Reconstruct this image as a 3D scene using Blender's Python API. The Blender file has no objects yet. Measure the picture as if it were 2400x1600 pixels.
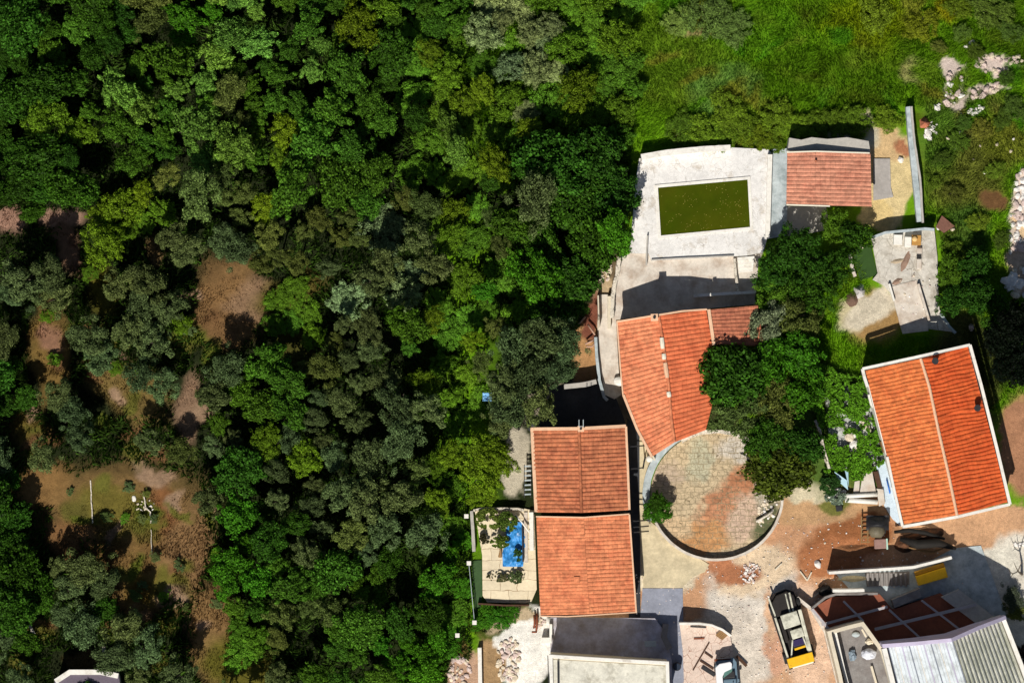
import bpy, bmesh, math, random
import numpy as np
from mathutils import Vector, Matrix, noise as mnoise

# ------------------------------------------------------------------ camera, sky, sun
S = 0.0375            # metres per pixel of the 2400 px wide photograph, at ground level
H = 400.0             # height the picture is taken from
rnd = random.Random(7)
scene = bpy.context.scene
C = scene.collection

cam_d = bpy.data.cameras.new("camera"); cam = bpy.data.objects.new("camera", cam_d); C.objects.link(cam)
cam.location = (0, 0, H); cam.rotation_euler = (0, 0, 0)
cam_d.sensor_width = 36; cam_d.lens = 36 * H / 90.0
cam_d.clip_start = 1; cam_d.clip_end = 3000
scene.camera = cam

SUN_EL = math.radians(50)
SHX, SHY = 0.23, 0.97                       # the way shadows fall on the ground
n_ = math.hypot(SHX, SHY); SHX /= n_; SHY /= n_
world = bpy.data.worlds.new("World"); scene.world = world; world.use_nodes = True
wn = world.node_tree; bg = wn.nodes["Background"]
sky = wn.nodes.new("ShaderNodeTexSky"); sky.sky_type = 'NISHITA'; sky.sun_disc = False
sky.sun_elevation = SUN_EL
sky.sun_rotation = math.atan2(-SHX, -SHY)
wn.links.new(sky.outputs[0], bg.inputs[0]); bg.inputs[1].default_value = 0.05
sun_d = bpy.data.lights.new("sun", 'SUN'); sun = bpy.data.objects.new("sun", sun_d); C.objects.link(sun)
sun_d.energy = 5.0; sun_d.angle = math.radians(0.5); sun_d.color = (1.0, 0.95, 0.87)
d_ = Vector((SHX * math.cos(SUN_EL), SHY * math.cos(SUN_EL), -math.sin(SUN_EL)))
sun.rotation_euler = d_.to_track_quat('-Z', 'Y').to_euler(); sun.location = (0, 0, 100)
vs = scene.view_settings
vs.view_transform = 'Standard'; vs.look = 'None'; vs.exposure = 0.0; vs.gamma = 1.0
try: vs.use_curve_mapping = False
except Exception: pass
K = 1.22                                    # sunlit picture value of a white surface

# ------------------------------------------------------------------ helpers
def lin(c):
    c = c / 255.0
    return c / 12.92 if c <= 0.04045 else ((c + 0.055) / 1.055) ** 2.4
def A(r, g, b):                              # real surface colour from a sunlit picture colour
    return tuple(min(0.85, lin(v) / K) for v in (r, g, b))
def P(x, y, z=0.0):
    k = (H - z) / H * S
    return Vector(((x - 1200) * k, (800 - y) * k, z))
def PL(pts, z=0.0): return [P(x, y, z) for x, y in pts]

def tag(o, label=None, cat=None, group=None, kind=None):
    if label: o['label'] = label
    if cat: o['category'] = cat
    if group: o['group'] = group
    if kind: o['kind'] = kind
    return o
def empty(name, loc, label, cat, group=None):
    o = bpy.data.objects.new(name, None); C.objects.link(o); o.location = loc
    o.empty_display_size = 0.3
    return tag(o, label, cat, group)
def structure(o): o['kind'] = 'structure'; return o

MATS = {}
def mat(name, col, rough=0.85, var=((1.5, 0.15), (12.0, 0.12)), bump=(30.0, 0.02), col2=None, c2=(1.0, 0.5, 0.15),
        cracks=None, brick=None, attr=False, objcol=False, island=0.0, cells=None, spec=0.3, metal=0.0, transl=0.0, stretch=None):
    """procedural material: base colour, brightness mottling at several scales, optional second colour in patches,
    cracks / joints, bump"""
    if name in MATS: return MATS[name]
    m = bpy.data.materials.new(name); m.use_nodes = True; MATS[name] = m
    nt = m.node_tree; N = nt.nodes; L = nt.links
    b = N["Principled BSDF"]; b.inputs["Roughness"].default_value = rough; b.inputs["Metallic"].default_value = metal
    b.inputs["Specular IOR Level"].default_value = spec
    tc = N.new("ShaderNodeTexCoord"); vec = tc.outputs["Object"]
    if stretch:
        mp = N.new("ShaderNodeMapping"); mp.inputs["Scale"].default_value = stretch
        L.new(vec, mp.inputs[0]); vec = mp.outputs[0]
    if attr:
        a = N.new("ShaderNodeAttribute"); a.attribute_name = "col"; cur = a.outputs["Color"]
    elif objcol:
        a = N.new("ShaderNodeObjectInfo"); cur = a.outputs["Color"]
    else:
        a = N.new("ShaderNodeRGB"); a.outputs[0].default_value = (*col, 1); cur = a.outputs[0]
    def noise(scale, det=4):
        n = N.new("ShaderNodeTexNoise"); n.inputs["Scale"].default_value = scale; n.inputs["Detail"].default_value = det
        n.inputs["Roughness"].default_value = 0.65
        L.new(vec, n.inputs["Vector"]); return n.outputs["Fac"]
    def mix(fac, c1, c2_, mode='MIX'):
        x = N.new("ShaderNodeMix"); x.data_type = 'RGBA'; x.blend_type = mode
        for s, v in ((x.inputs[0], fac), (x.inputs[6], c1), (x.inputs[7], c2_)):
            if isinstance(v, (int, float)): s.default_value = v
            elif isinstance(v, tuple): s.default_value = (*v, 1)
            else: L.new(v, s)
        return x.outputs[2]
    def ramp(v, lo, hi, a0=0.0, a1=1.0):
        r = N.new("ShaderNodeMapRange"); r.inputs[1].default_value = lo; r.inputs[2].default_value = hi
        r.inputs[3].default_value = a0; r.inputs[4].default_value = a1; L.new(v, r.inputs[0]); return r.outputs[0]
    if col2:
        sc, th, soft = c2
        cur = mix(ramp(noise(sc, 6), th - soft, th + soft), cur, col2)
    def scale_col(c, f):
        x = N.new("ShaderNodeVectorMath"); x.operation = 'SCALE'
        L.new(c, x.inputs[0]); L.new(f, x.inputs["Scale"]); return x.outputs[0]
    for sc, am in var:
        cur = scale_col(cur, ramp(noise(sc), 0.3, 0.7, 1 - am, 1 + am))
    if cells:
        vc = N.new("ShaderNodeTexVoronoi"); vc.inputs["Scale"].default_value = cells[0]; vc.distance = 'CHEBYCHEV'; L.new(vec, vc.inputs["Vector"])
        sx = N.new("ShaderNodeSeparateColor"); L.new(vc.outputs["Color"], sx.inputs[0])
        cur = scale_col(cur, ramp(sx.outputs[0], 0, 1, 1 - cells[1], 1 + cells[1]))
    if island:
        g = N.new("ShaderNodeNewGeometry")
        cur = scale_col(cur, ramp(g.outputs["Random Per Island"], 0, 1, 1 - island, 1 + island))
    hgt = None
    if cracks:
        sc, width, ccol = cracks
        v = N.new("ShaderNodeTexVoronoi"); v.feature = 'DISTANCE_TO_EDGE'; v.inputs["Scale"].default_value = sc
        nv = N.new("ShaderNodeTexNoise"); nv.inputs["Scale"].default_value = sc * 1.5
        L.new(vec, nv.inputs["Vector"])
        mx = N.new("ShaderNodeMix"); mx.data_type = 'VECTOR'; mx.inputs[0].default_value = 0.12 / max(sc, .3)
        L.new(vec, mx.inputs[4]); L.new(nv.outputs["Color"], mx.inputs[5])
        L.new(mx.outputs[1], v.inputs["Vector"])
        f = ramp(v.outputs["Distance"], width * 0.3, width, 1.0, 0.0)
        nn = noise(sc * 0.6, 3); f2 = N.new("ShaderNodeMath"); f2.operation = 'MULTIPLY'
        L.new(f, f2.inputs[0]); L.new(ramp(nn, 0.40, 0.55), f2.inputs[1])
        cur = mix(f2.outputs[0], cur, ccol)
    if brick:
        bw, bh, mort, mcol = brick
        t = N.new("ShaderNodeTexBrick"); t.inputs["Scale"].default_value = 1.0
        t.inputs["Brick Width"].default_value = bw; t.inputs["Row Height"].default_value = bh
        t.inputs["Mortar Size"].default_value = mort
        t.inputs["Color1"].default_value = (0.75,) * 3 + (1,); t.inputs["Color2"].default_value = (1.1,) * 3 + (1,)
        nb = N.new("ShaderNodeTexNoise"); nb.inputs["Scale"].default_value = .9; L.new(vec, nb.inputs["Vector"])
        mb_ = N.new("ShaderNodeVectorMath"); mb_.operation = 'MULTIPLY_ADD'; mb_.inputs[1].default_value = (.5, .5, 0)
        L.new(nb.outputs["Color"], mb_.inputs[0]); L.new(vec, mb_.inputs[2]); L.new(mb_.outputs[0], t.inputs["Vector"])
        cur = mix(0.35, cur, t.outputs["Color"], 'MULTIPLY')
        fm = N.new("ShaderNodeMath"); fm.operation = 'MULTIPLY'
        L.new(t.outputs["Fac"], fm.inputs[0]); L.new(ramp(noise(0.9, 3), 0.35, 0.6), fm.inputs[1])
        cur = mix(fm.outputs[0], cur, mcol)
    L.new(cur, b.inputs["Base Color"])
    if bump:
        bn = N.new("ShaderNodeBump"); bn.inputs["Strength"].default_value = 1.0
        bn.inputs["Distance"].default_value = bump[1]
        L.new(noise(bump[0], 5), bn.inputs["Height"]); L.new(bn.outputs[0], b.inputs["Normal"])
    if transl:
        tr = N.new("ShaderNodeBsdfTranslucent"); L.new(cur, tr.inputs[0])
        mxs = N.new("ShaderNodeMixShader"); mxs.inputs[0].default_value = transl
        L.new(b.outputs[0], mxs.inputs[1]); L.new(tr.outputs[0], mxs.inputs[2])
        L.new(mxs.outputs[0], N["Material Output"].inputs[0])
    return m

class MB:
    """collects shapes, then links them as ONE mesh object"""
    def __init__(s): s.v = []; s.f = []
    def add(s, vs_, fs):
        o = len(s.v); s.v += [tuple(v) for v in vs_]; s.f += [tuple(i + o for i in f) for f in fs]; return s
    def prism(s, pts, z0, z1):
        n = len(pts)
        z0s = z0 if isinstance(z0, (list, tuple)) else [z0] * n
        z1s = z1 if isinstance(z1, (list, tuple)) else [z1] * n
        ar = sum(pts[i][0] * pts[(i + 1) % n][1] - pts[(i + 1) % n][0] * pts[i][1] for i in range(n))
        if ar < 0: pts = pts[::-1]; z0s = z0s[::-1]; z1s = z1s[::-1]
        vs_ = [(p[0], p[1], z0s[i]) for i, p in enumerate(pts)] + [(p[0], p[1], z1s[i]) for i, p in enumerate(pts)]
        fs = [tuple(range(n - 1, -1, -1)), tuple(range(n, 2 * n))]
        fs += [(i, (i + 1) % n, n + (i + 1) % n, n + i) for i in range(n)]
        return s.add(vs_, fs)
    def box(s, c, size, rz=0.0, tilt=None):
        x, y, z = (a / 2 for a in size)
        R = Matrix.Rotation(rz, 3, 'Z')
        if tilt: R = R @ Matrix.Rotation(tilt[1], 3, tilt[0])
        vs_ = [R @ Vector((i * x, j * y, k * z)) + Vector(c) for k in (-1, 1) for i, j in ((-1, -1), (1, -1), (1, 1), (-1, 1))]
        return s.add(vs_, [(3, 2, 1, 0), (4, 5, 6, 7), (0, 1, 5, 4), (1, 2, 6, 5), (2, 3, 7, 6), (3, 0, 4, 7)])
    def bar(s, a, b, w, h=None):
        a = Vector(a); b = Vector(b); h = h or w; d = b - a
        if d.length < 1e-6: return s
        d.normalize(); up = Vector((0, 0, 1)) if abs(d.z) < 0.95 else Vector((1, 0, 0))
        sd = d.cross(up).normalized() * (w / 2); u = sd.cross(d).normalized() * (h / 2)
        vs_ = [p + i * sd + j * u for p in (a, b) for i, j in ((-1, -1), (1, -1), (1, 1), (-1, 1))]
        return s.add(vs_, [(0, 1, 2, 3), (7, 6, 5, 4), (0, 4, 5, 1), (1, 5, 6, 2), (2, 6, 7, 3), (3, 7, 4, 0)])
    def tube(s, pts, radii, n=8):
        pts = [Vector(p) for p in pts]
        if not isinstance(radii, (list, tuple)): radii = [radii] * len(pts)
        vs_ = []; fs = []
        for i, p in enumerate(pts):
            d = (pts[min(i + 1, len(pts) - 1)] - pts[max(i - 1, 0)]).normalized()
            up = Vector((0, 0, 1)) if abs(d.z) < 0.9 else Vector((1, 0, 0))
            a = d.cross(up).normalized(); b = a.cross(d).normalized()
            for k in range(n):
                t = 2 * math.pi * k / n
                vs_.append(p + (a * math.cos(t) + b * math.sin(t)) * radii[i])
        for i in range(len(pts) - 1):
            for k in range(n):
                fs.append((i * n + k, i * n + (k + 1) % n, (i + 1) * n + (k + 1) % n, (i + 1) * n + k))
        fs.append(tuple(range(n - 1, -1, -1))); fs.append(tuple((len(pts) - 1) * n + k for k in range(n)))
        return s.add(vs_, fs)
    def path(s, pts, w, z0, z1):
        """upright wall of width w along a ground polyline of world points"""
        pts = [Vector((p[0], p[1], 0)) for p in pts]; n = len(pts); Lf = []; Rt = []
        for i in range(n):
            d0 = (pts[i] - pts[i - 1]).normalized() if i else None
            d1 = (pts[i + 1] - pts[i]).normalized() if i < n - 1 else None
            d = ((d0 or d1) + (d1 or d0)).normalized(); nn = Vector((-d.y, d.x, 0))
            k = 1.0 / max(0.5, nn.dot(Vector((-(d0 or d1).y, (d0 or d1).x, 0))))
            Lf.append(pts[i] + nn * w / 2 * k); Rt.append(pts[i] - nn * w / 2 * k)
        z1s = list(z1) if isinstance(z1, (list, tuple)) else [z1] * n
        ring = Lf + Rt[::-1]
        return s.prism_walls(Lf, Rt, z0, z1s)
    def prism_walls(s, Lf, Rt, z0, z1s):
        n = len(Lf); vs_ = []
        for i in range(n):
            vs_ += [(Lf[i].x, Lf[i].y, z0), (Rt[i].x, Rt[i].y, z0), (Rt[i].x, Rt[i].y, z1s[i]), (Lf[i].x, Lf[i].y, z1s[i])]
        fs = [(0, 3, 2, 1), (4 * n - 4, 4 * n - 3, 4 * n - 2, 4 * n - 1)]
        for i in range(n - 1):
            a = 4 * i; b = a + 4
            for k in range(4): fs.append((a + k, a + (k + 1) % 4, b + (k + 1) % 4, b + k))
        return s.add(vs_, fs)
    def grid(s, fn, nu, nv):
        vs_ = [fn(i / nu, j / nv) for j in range(nv + 1) for i in range(nu + 1)]
        fs = [(j * (nu + 1) + i, j * (nu + 1) + i + 1, (j + 1) * (nu + 1) + i + 1, (j + 1) * (nu + 1) + i) for j in range(nv) for i in range(nu)]
        return s.add(vs_, fs)
    def build(s, name, m, parent=None, bevel=0.0, smooth=False, sub=0.0, rough=0.0):
        me = bpy.data.meshes.new(name)
        off = Vector(parent.get('_base', (0, 0, 0))) if parent is not None else Vector((0, 0, 0))
        me.from_pydata([(v[0] - off.x, v[1] - off.y, v[2] - off.z) for v in s.v], [], s.f)
        bm = bmesh.new(); bm.from_mesh(me)
        bmesh.ops.recalc_face_normals(bm, faces=bm.faces)
        if bevel:
            es = [e for e in bm.edges if len(e.link_faces) == 2 and e.calc_face_angle(0) > 0.6]
            bmesh.ops.bevel(bm, geom=es, offset=bevel, segments=2, affect='EDGES', profile=0.6, clamp_overlap=True)
        if sub:                                   # cut long edges, then roughen them: worn masonry
            for _ in range(6):
                es = [e for e in bm.edges if e.calc_length() > sub]
                if not es: break
                bmesh.ops.subdivide_edges(bm, edges=es, cuts=1, use_grid_fill=False)
                bmesh.ops.triangulate(bm, faces=[f for f in bm.faces if len(f.verts) > 4])
            for v in bm.verts:
                v.co += mnoise.noise_vector(v.co * 2.3 + off) * rough
        bm.to_mesh(me); bm.free()
        if smooth: me.polygons.foreach_set("use_smooth", [True] * len(me.polygons))
        o = bpy.data.objects.new(name, me); C.objects.link(o); me.materials.append(m)
        if parent is not None: o.parent = parent
        return o
def thing(name, loc, label, cat, group=None):
    o = empty(name, loc, label, cat, group); o['_base'] = tuple(loc); return o
def single(mb, name, m, label, cat, group=None, **k):
    """a thing that is one mesh: shift its origin to its base"""
    xs = [v[0] for v in mb.v]; ys = [v[1] for v in mb.v]; z = min(v[2] for v in mb.v)
    c = Vector(((min(xs) + max(xs)) / 2, (min(ys) + max(ys)) / 2, z))
    mb.v = [(v[0] - c.x, v[1] - c.y, v[2] - c.z) for v in mb.v]
    o = mb.build(name, m, None, **k); o.location = c
    return tag(o, label, cat, group)

# ------------------------------------------------------------------ numpy noise and ground paint map
def _h(ix, iy, seed):
    n = (ix * 374761393 + iy * 668265263 + seed * 1442695041) & 0x7fffffff
    n = (n ^ (n >> 13)) * 1274126177 & 0x7fffffff
    return ((n ^ (n >> 16)) & 0xffff) / 65535.0
def vnoise(x, y, seed=0):
    x = np.asarray(x, float); y = np.asarray(y, float)
    ix = np.floor(x).astype(np.int64); iy = np.floor(y).astype(np.int64)
    fx = x - ix; fy = y - iy; fx = fx * fx * (3 - 2 * fx); fy = fy * fy * (3 - 2 * fy)
    a = _h(ix, iy, seed); b = _h(ix + 1, iy, seed); c = _h(ix, iy + 1, seed); d = _h(ix + 1, iy + 1, seed)
    return (a + (b - a) * fx) * (1 - fy) + (c + (d - c) * fx) * fy
def fbm(x, y, seed=0, o=4):
    r = 0; am = 1; t = 0
    for i in range(o):
        r = r + am * vnoise(x * 2 ** i, y * 2 ** i, seed + i * 17); t += am; am *= 0.55
    return r / t
def inpoly(px, py, poly):
    r = np.zeros(np.shape(px), bool); n = len(poly); j = n - 1
    for i in range(n):
        xi, yi = poly[i]; xj, yj = poly[j]
        c = ((yi > py) != (yj > py)) & (px < (xj - xi) * (py - yi) / (yj - yi + 1e-9) + xi)
        r ^= c; j = i
    return r
# ------------------------------------------------------------------ the ground: real soil / grass / sand colours, by place
# (kind, centre x, y, radius x, y, turn in degrees, colour, grass per place, soft edge)
MEADOW = A(104, 150, 18); DMEADOW = A(86, 126, 12); YMEADOW = A(122, 142, 12)
SOIL = A(136, 108, 70); PSOIL = A(172, 128, 100); LITTER = (0.016, 0.022, 0.007)
RED = A(204, 154, 116); SAND = A(222, 202, 160); WHITE = A(240, 234, 222); PALE = A(218, 206, 188)
E = []
def el(cx, cy, rx, ry, rot, col, g, soft=0.25): E.append((cx, cy, rx, ry, math.radians(rot), col, g, soft))
# meadow variety
el(1600, 120, 160, 150, 0, A(104, 138, 26), 1, .6); el(1900, 200, 260, 90, 0, DMEADOW, 1, .6); el(1760, 60, 120, 60, 0, A(98, 146, 20), 1, .6)
el(2040, 60, 120, 70, 10, YMEADOW, 1, .6); el(2240, 20, 40, 40, 0, A(150, 150, 20), 1, .6); el(1700, 220, 90, 70, 0, A(110, 150, 60), 1, .6)
el(2180, 140, 110, 60, 20, DMEADOW, .9, .6); el(2330, 60, 90, 60, 0, DMEADOW, 1, .6); el(2280, 320, 110, 100, 0, A(120, 122, 56), .8, .7)
el(1630, 75, 45, 12, 0, A(160, 150, 96), .5, .6); el(2150, 160, 40, 30, 30, A(150, 150, 90), .5, .6)
el(2260, 420, 90, 90, 0, A(112, 120, 45), .8, .6); el(2350, 330, 60, 60, 0, A(120, 130, 40), .9, .6); el(2330, 470, 40, 25, 0, A(110, 80, 50), .1, .5)
el(2260, 560, 60, 80, 0, A(84, 118, 40), .9, .6); el(2200, 330, 50, 110, 0, A(90, 125, 36), 1, .6)
# rocky outcrops upper right
for a in ((2225, 145, 30, 20, 20), (2240, 200, 26, 55, 10), (2325, 150, 42, 28, 15), (2380, 140, 40, 18, -8), (2320, 215, 45, 14, -12), (2270, 235, 40, 12, -15)):
    el(*a, A(214, 196, 184), 0.03, .25)
el(2400, 500, 28, 110, 8, A(226, 208, 192), 0.02, .2); el(2392, 640, 34, 60, 0, A(222, 196, 168), 0.02, .2); el(2396, 520, 20, 30, 0, A(220, 190, 150), 0, .2)
# sand and earth round the pool house
el(2085, 420, 58, 130, 3, A(222, 200, 148), 0, .15); el(2060, 505, 42, 40, 0, A(226, 200, 140), 0, .2); el(2075, 330, 45, 45, 0, A(214, 182, 134), .05, .3)
el(1985, 330, 80, 26, -6, A(206, 200, 176), .1, .3); el(2020, 290, 18, 40, 10, A(200, 190, 150), .15, .5); el(2108, 342, 14, 20, 0, A(176, 120, 86), 0, .4)
# lower right yard
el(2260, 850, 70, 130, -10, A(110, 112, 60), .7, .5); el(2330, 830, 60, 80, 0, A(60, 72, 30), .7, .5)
el(2050, 740, 85, 55, -15, A(170, 136, 86), .15, .4); el(1985, 735, 36, 40, 0, A(200, 188, 150), .1, .4); el(2060, 715, 110, 30, -25, A(220, 208, 184), 0, .3)
el(2390, 1040, 62, 115, 0, A(178, 130, 98), .06, .3); el(2300, 950, 28, 60, -15, A(96, 100, 48), .6, .4); el(2320, 1090, 16, 60, -15, A(84, 104, 50), .8, .5)
el(1950, 1480, 620, 330, 0, A(212, 170, 134), .02, .1); el(1960, 1330, 520, 190, 0, RED, .03, .15); el(1990, 1400, 420, 170, 0, A(208, 160, 122), .02, .5); el(1450, 1000, 60, 300, 0, A(120,110,90), .02, .2); el(1445, 680, 26, 120, 8, A(120, 104, 80), .02, .2); el(1680, 985, 60, 40, 0, A(70, 74, 40), .3, .3); el(2260, 1240, 200, 60, -8, A(206, 162, 124), 0, .2); el(1900, 1190, 180, 40, 0, A(200, 160, 118), .1, .3)
el(2000, 1262, 110, 52, -12, A(160, 104, 66), 0, .35); el(1950, 1310, 90, 40, -8, A(182, 120, 80), 0, .4)
el(1760, 1420, 110, 130, 0, A(226, 216, 202), 0, .35); el(1720, 1520, 120, 100, 0, A(224, 212, 196), 0, .3); el(1770, 1330, 90, 60, -20, A(226, 202, 170), 0, .4)
el(1720, 1335, 62, 30, 10, A(176, 118, 84), 0, .4); el(1560, 1310, 90, 90, 0, A(228, 214, 186), 0, .15); el(1820, 1530, 24, 60, -8, A(216, 168, 138), 0, .4); el(1805, 1440, 14, 60, -8, A(220, 180, 146), 0, .4)
el(1895, 1500, 60, 120, -12, A(226, 192, 164), 0, .3)
el(2390, 1420, 110, 170, 0, A(224, 216, 200), .01, .15); el(2340, 1320, 60, 40, 0, A(226, 220, 204), 0, .3)
el(1900, 1155, 60, 22, -10, A(216, 204, 172), .05, .35); el(1960, 1180, 30, 20, 0, A(120, 120, 60), .5, .4)
el(1960, 1010, 120, 150, -15, A(84, 110, 44), .8, .3)
# west side of the houses
el(1410, 690, 30, 120, 0, A(196, 172, 136), .05, .3); el(1378, 830, 40, 90, 8, A(186, 142, 96), 0, .15)
el(1390, 740, 18, 60, 0, A(130, 80, 62), .05, .4); el(1330, 950, 120, 60, 0, A(150, 140, 120), 0, .2)
el(1215, 1085, 34, 90, 0, A(196, 186, 164), .02, .2)
el(1230, 1520, 76, 105, 0, A(252, 248, 238), 0, .12); el(1142, 1560, 28, 90, 0, A(178, 146, 106), .02, .15); el(1085, 1580, 38, 60, 20, A(190, 156, 130), 0, .2)
el(1170, 1445, 70, 30, -15, A(80, 92, 30), .9, .3); el(1200, 1452, 60, 14, -12, A(196, 176, 144), .1, .3); el(1075, 1520, 32, 22, 20, A(104, 86, 46), .3, .3)
# forest clearings
for a in ((15, 518, 45, 28, 5, A(165, 129, 109)), (150, 512, 52, 22, -5, A(160, 127, 107)), (160, 590, 26, 60, -20, A(135, 103, 81)), (115, 820, 42, 120, 0, A(126, 101, 54)),
          (120, 800, 24, 50, 0, A(145, 108, 84)), (235, 680, 36, 60, 0, A(93, 89, 32)), (300, 915, 110, 60, 35, A(123, 103, 58)), (445, 960, 34, 80, 5, A(145, 117, 93)),
          (535, 710, 78, 100, 0, A(137, 105, 67)), (600, 700, 60, 50, -20, A(150, 120, 91)), (680, 690, 80, 40, -20, A(99, 89, 40)), (690, 800, 40, 90, -30, A(78, 77, 32)),
          (110, 1140, 60, 50, 0, A(138, 105, 63)), (300, 1200, 190, 110, 0, A(126, 100, 61)), (330, 1330, 120, 120, 0, A(123, 96, 56)), (170, 1260, 50, 60, 0, A(131, 96, 61)),
          (430, 1290, 60, 110, 0, A(135, 105, 70)), (250, 1180, 80, 40, 0, A(110, 100, 44)), (340, 1390, 50, 40, 0, A(125, 101, 44)), (500, 1490, 60, 130, -8, A(140, 110, 70)),
          (560, 1560, 80, 70, 0, A(101, 96, 35)), (400, 1370, 50, 40, 20, A(105, 100, 42)), (300, 1240, 60, 30, 0, A(108, 96, 46)), (180, 1190, 40, 26, 0, A(101, 95, 44)), (380, 1180, 30, 60, 0, A(126, 86, 53)), (330, 1440, 40, 20, 0, A(160, 129, 96)), (515, 760, 30, 50, 0, A(126, 95, 61)), (95, 1465, 46, 18, -20, A(140, 110, 68)), (210, 1545, 50, 20, 0, A(126, 103, 65)), (365, 590, 22, 36, 0, A(118, 96, 61)), (60, 1010, 50, 40, 0, A(110, 95, 44))):
    el(*a[:5], tuple(min(.8, v * 1.0) for v in a[5]), .24, .75)

for k_ in range(64):
    x_, y_ = rnd.uniform(40, 520), rnd.uniform(640, 1560)
    el(x_, y_, rnd.uniform(14, 40), rnd.uniform(10, 26), rnd.uniform(0, 180), rnd.choice((A(106, 104, 44), A(92, 100, 34), A(122, 90, 58), A(158, 130, 104))), .4, .7)
for k_ in range(46):
    x_, y_ = rnd.uniform(1500, 2400), rnd.uniform(0, 340)
    el(x_, y_, rnd.uniform(14, 46), rnd.uniform(10, 30), rnd.uniform(0, 180), rnd.choice((A(78, 112, 8), A(112, 146, 30), A(128, 136, 40), A(84, 140, 20))), 1, .8)

def paint(px, py):
    """colour (linear) and grass density at photo pixels"""
    px = np.asarray(px, float); py = np.asarray(py, float)
    w1 = (fbm(px / 60, py / 60, 3) - .5) * 55 + (fbm(px / 14, py / 14, 9) - .5) * 16
    w2 = (fbm(px / 60, py / 60, 5) - .5) * 55 + (fbm(px / 14, py / 14, 11) - .5) * 16
    qx = px + w1; qy = py + w2
    col = np.empty(px.shape + (3,)); col[:] = LITTER
    g = np.full(px.shape, 0.45)
    # grassy middle belt and right-hand meadow
    m = np.clip((qx - 960) / 120, 0, 1) * np.clip((420 - qy) / 80, 0, 1)
    m = np.maximum(m, np.clip((qx - 1420) / 60, 0, 1))
    belt = np.exp(-((qx - 1090) / 70) ** 2) * (qy > 500)
    m = np.maximum(m, belt)
    col = col * (1 - m[..., None]) + np.array(MEADOW) * m[..., None]; g = g * (1 - m) + m
    for cx, cy, rx, ry, rot, c, gd, soft in E:
        c_, s_ = math.cos(rot), math.sin(rot)
        dx = qx - cx; dy = qy - cy
        r = np.sqrt(((dx * c_ + dy * s_) / rx) ** 2 + ((-dx * s_ + dy * c_) / ry) ** 2)
        w = np.clip((1 + soft / 2 - r) / max(soft, .02), 0, 1); w = w * w * (3 - 2 * w)
        col = col * (1 - w[..., None]) + np.array(c) * w[..., None]; g = g * (1 - w) + gd * w
    far = np.clip((np.maximum(np.abs(px - 1200) - 1290, np.abs(py - 800) - 860)) / 120, 0, 1)[..., None]
    col = col * (1 - far) + np.array((.045, .062, .018)) * far
    v = 0.72 + 0.56 * fbm(px / 25, py / 25, 21, 5)
    dry = np.clip((fbm(px / 45, py / 45, 33) - .5) * 3, 0, 1) * (g > .5) * (px > 1400)
    col = col * v[..., None]
    col = col * (1 - .3 * dry[..., None]) + np.array(A(120, 116, 40)) * (.3 * dry[..., None])
    return col, g

def axis(lo, hi, step, far):
    c = list(np.arange(lo, hi + 1e-6, step)); e = [1, 2, 4, 6, 8, 10, 14, 20, 30, 45, 65, 90, 120, 200, 500, 900]
    return [lo - k for k in e[::-1]] + c + [hi + k for k in e]
xs = np.array(axis(-50, 50, 0.2, 0)); ys = np.array(axis(-34, 34, 0.2, 0))
X, Y = np.meshgrid(xs, ys)
pxx = X / S + 1200; pyy = 800 - Y / S
colg, _ = paint(pxx, pyy)
forest = np.clip((1080 - pxx) / 200, 0, 1)
Z = (fbm(X / 6, Y / 6, 40) - .5) * 0.7 * forest + (fbm(X / .8, Y / .8, 44) - .5) * 0.10 * (1 + forest)
Z = Z - 0.03
nx, ny = len(xs), len(ys)
co = np.stack([X, Y, Z], -1).reshape(-1, 3)
idx = np.arange(nx * ny).reshape(ny, nx)
fc = np.stack([idx[:-1, :-1], idx[:-1, 1:], idx[1:, 1:], idx[1:, :-1]], -1).reshape(-1, 4)
def np_mesh(name, co, fc, m, col=None, parent=None, per='POINT'):
    me = bpy.data.meshes.new(name)
    k = fc.shape[1]
    me.vertices.add(len(co)); me.vertices.foreach_set("co", np.asarray(co, np.float32).ravel())
    me.loops.add(fc.size); me.loops.foreach_set("vertex_index", fc.astype(np.int32).ravel())
    me.polygons.add(len(fc)); me.polygons.foreach_set("loop_start", np.arange(0, fc.size, k, dtype=np.int32))
    me.polygons.foreach_set("loop_total", np.full(len(fc), k, np.int32))
    me.update(calc_edges=True)
    if col is not None:
        a = me.color_attributes.new("col", 'FLOAT_COLOR', 'POINT')
        cc = np.ones((len(co), 4), np.float32); cc[:, :3] = col.reshape(-1, 3); a.data.foreach_set("color", cc.ravel())
    me.materials.append(m)
    o = bpy.data.objects.new(name, me); C.objects.link(o)
    if parent is not None: o.parent = parent
    return o
m_ground = mat("soil_and_grass_ground", (0, 0, 0), rough=.95, attr=True, var=((3.0, .18), (14.0, .24), (50.0, .2)), bump=(12.0, .08), spec=.1)
ground = structure(np_mesh("ground", co, fc, m_ground, colg))
ground.data.polygons.foreach_set("use_smooth", [True] * len(ground.data.polygons))

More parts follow.
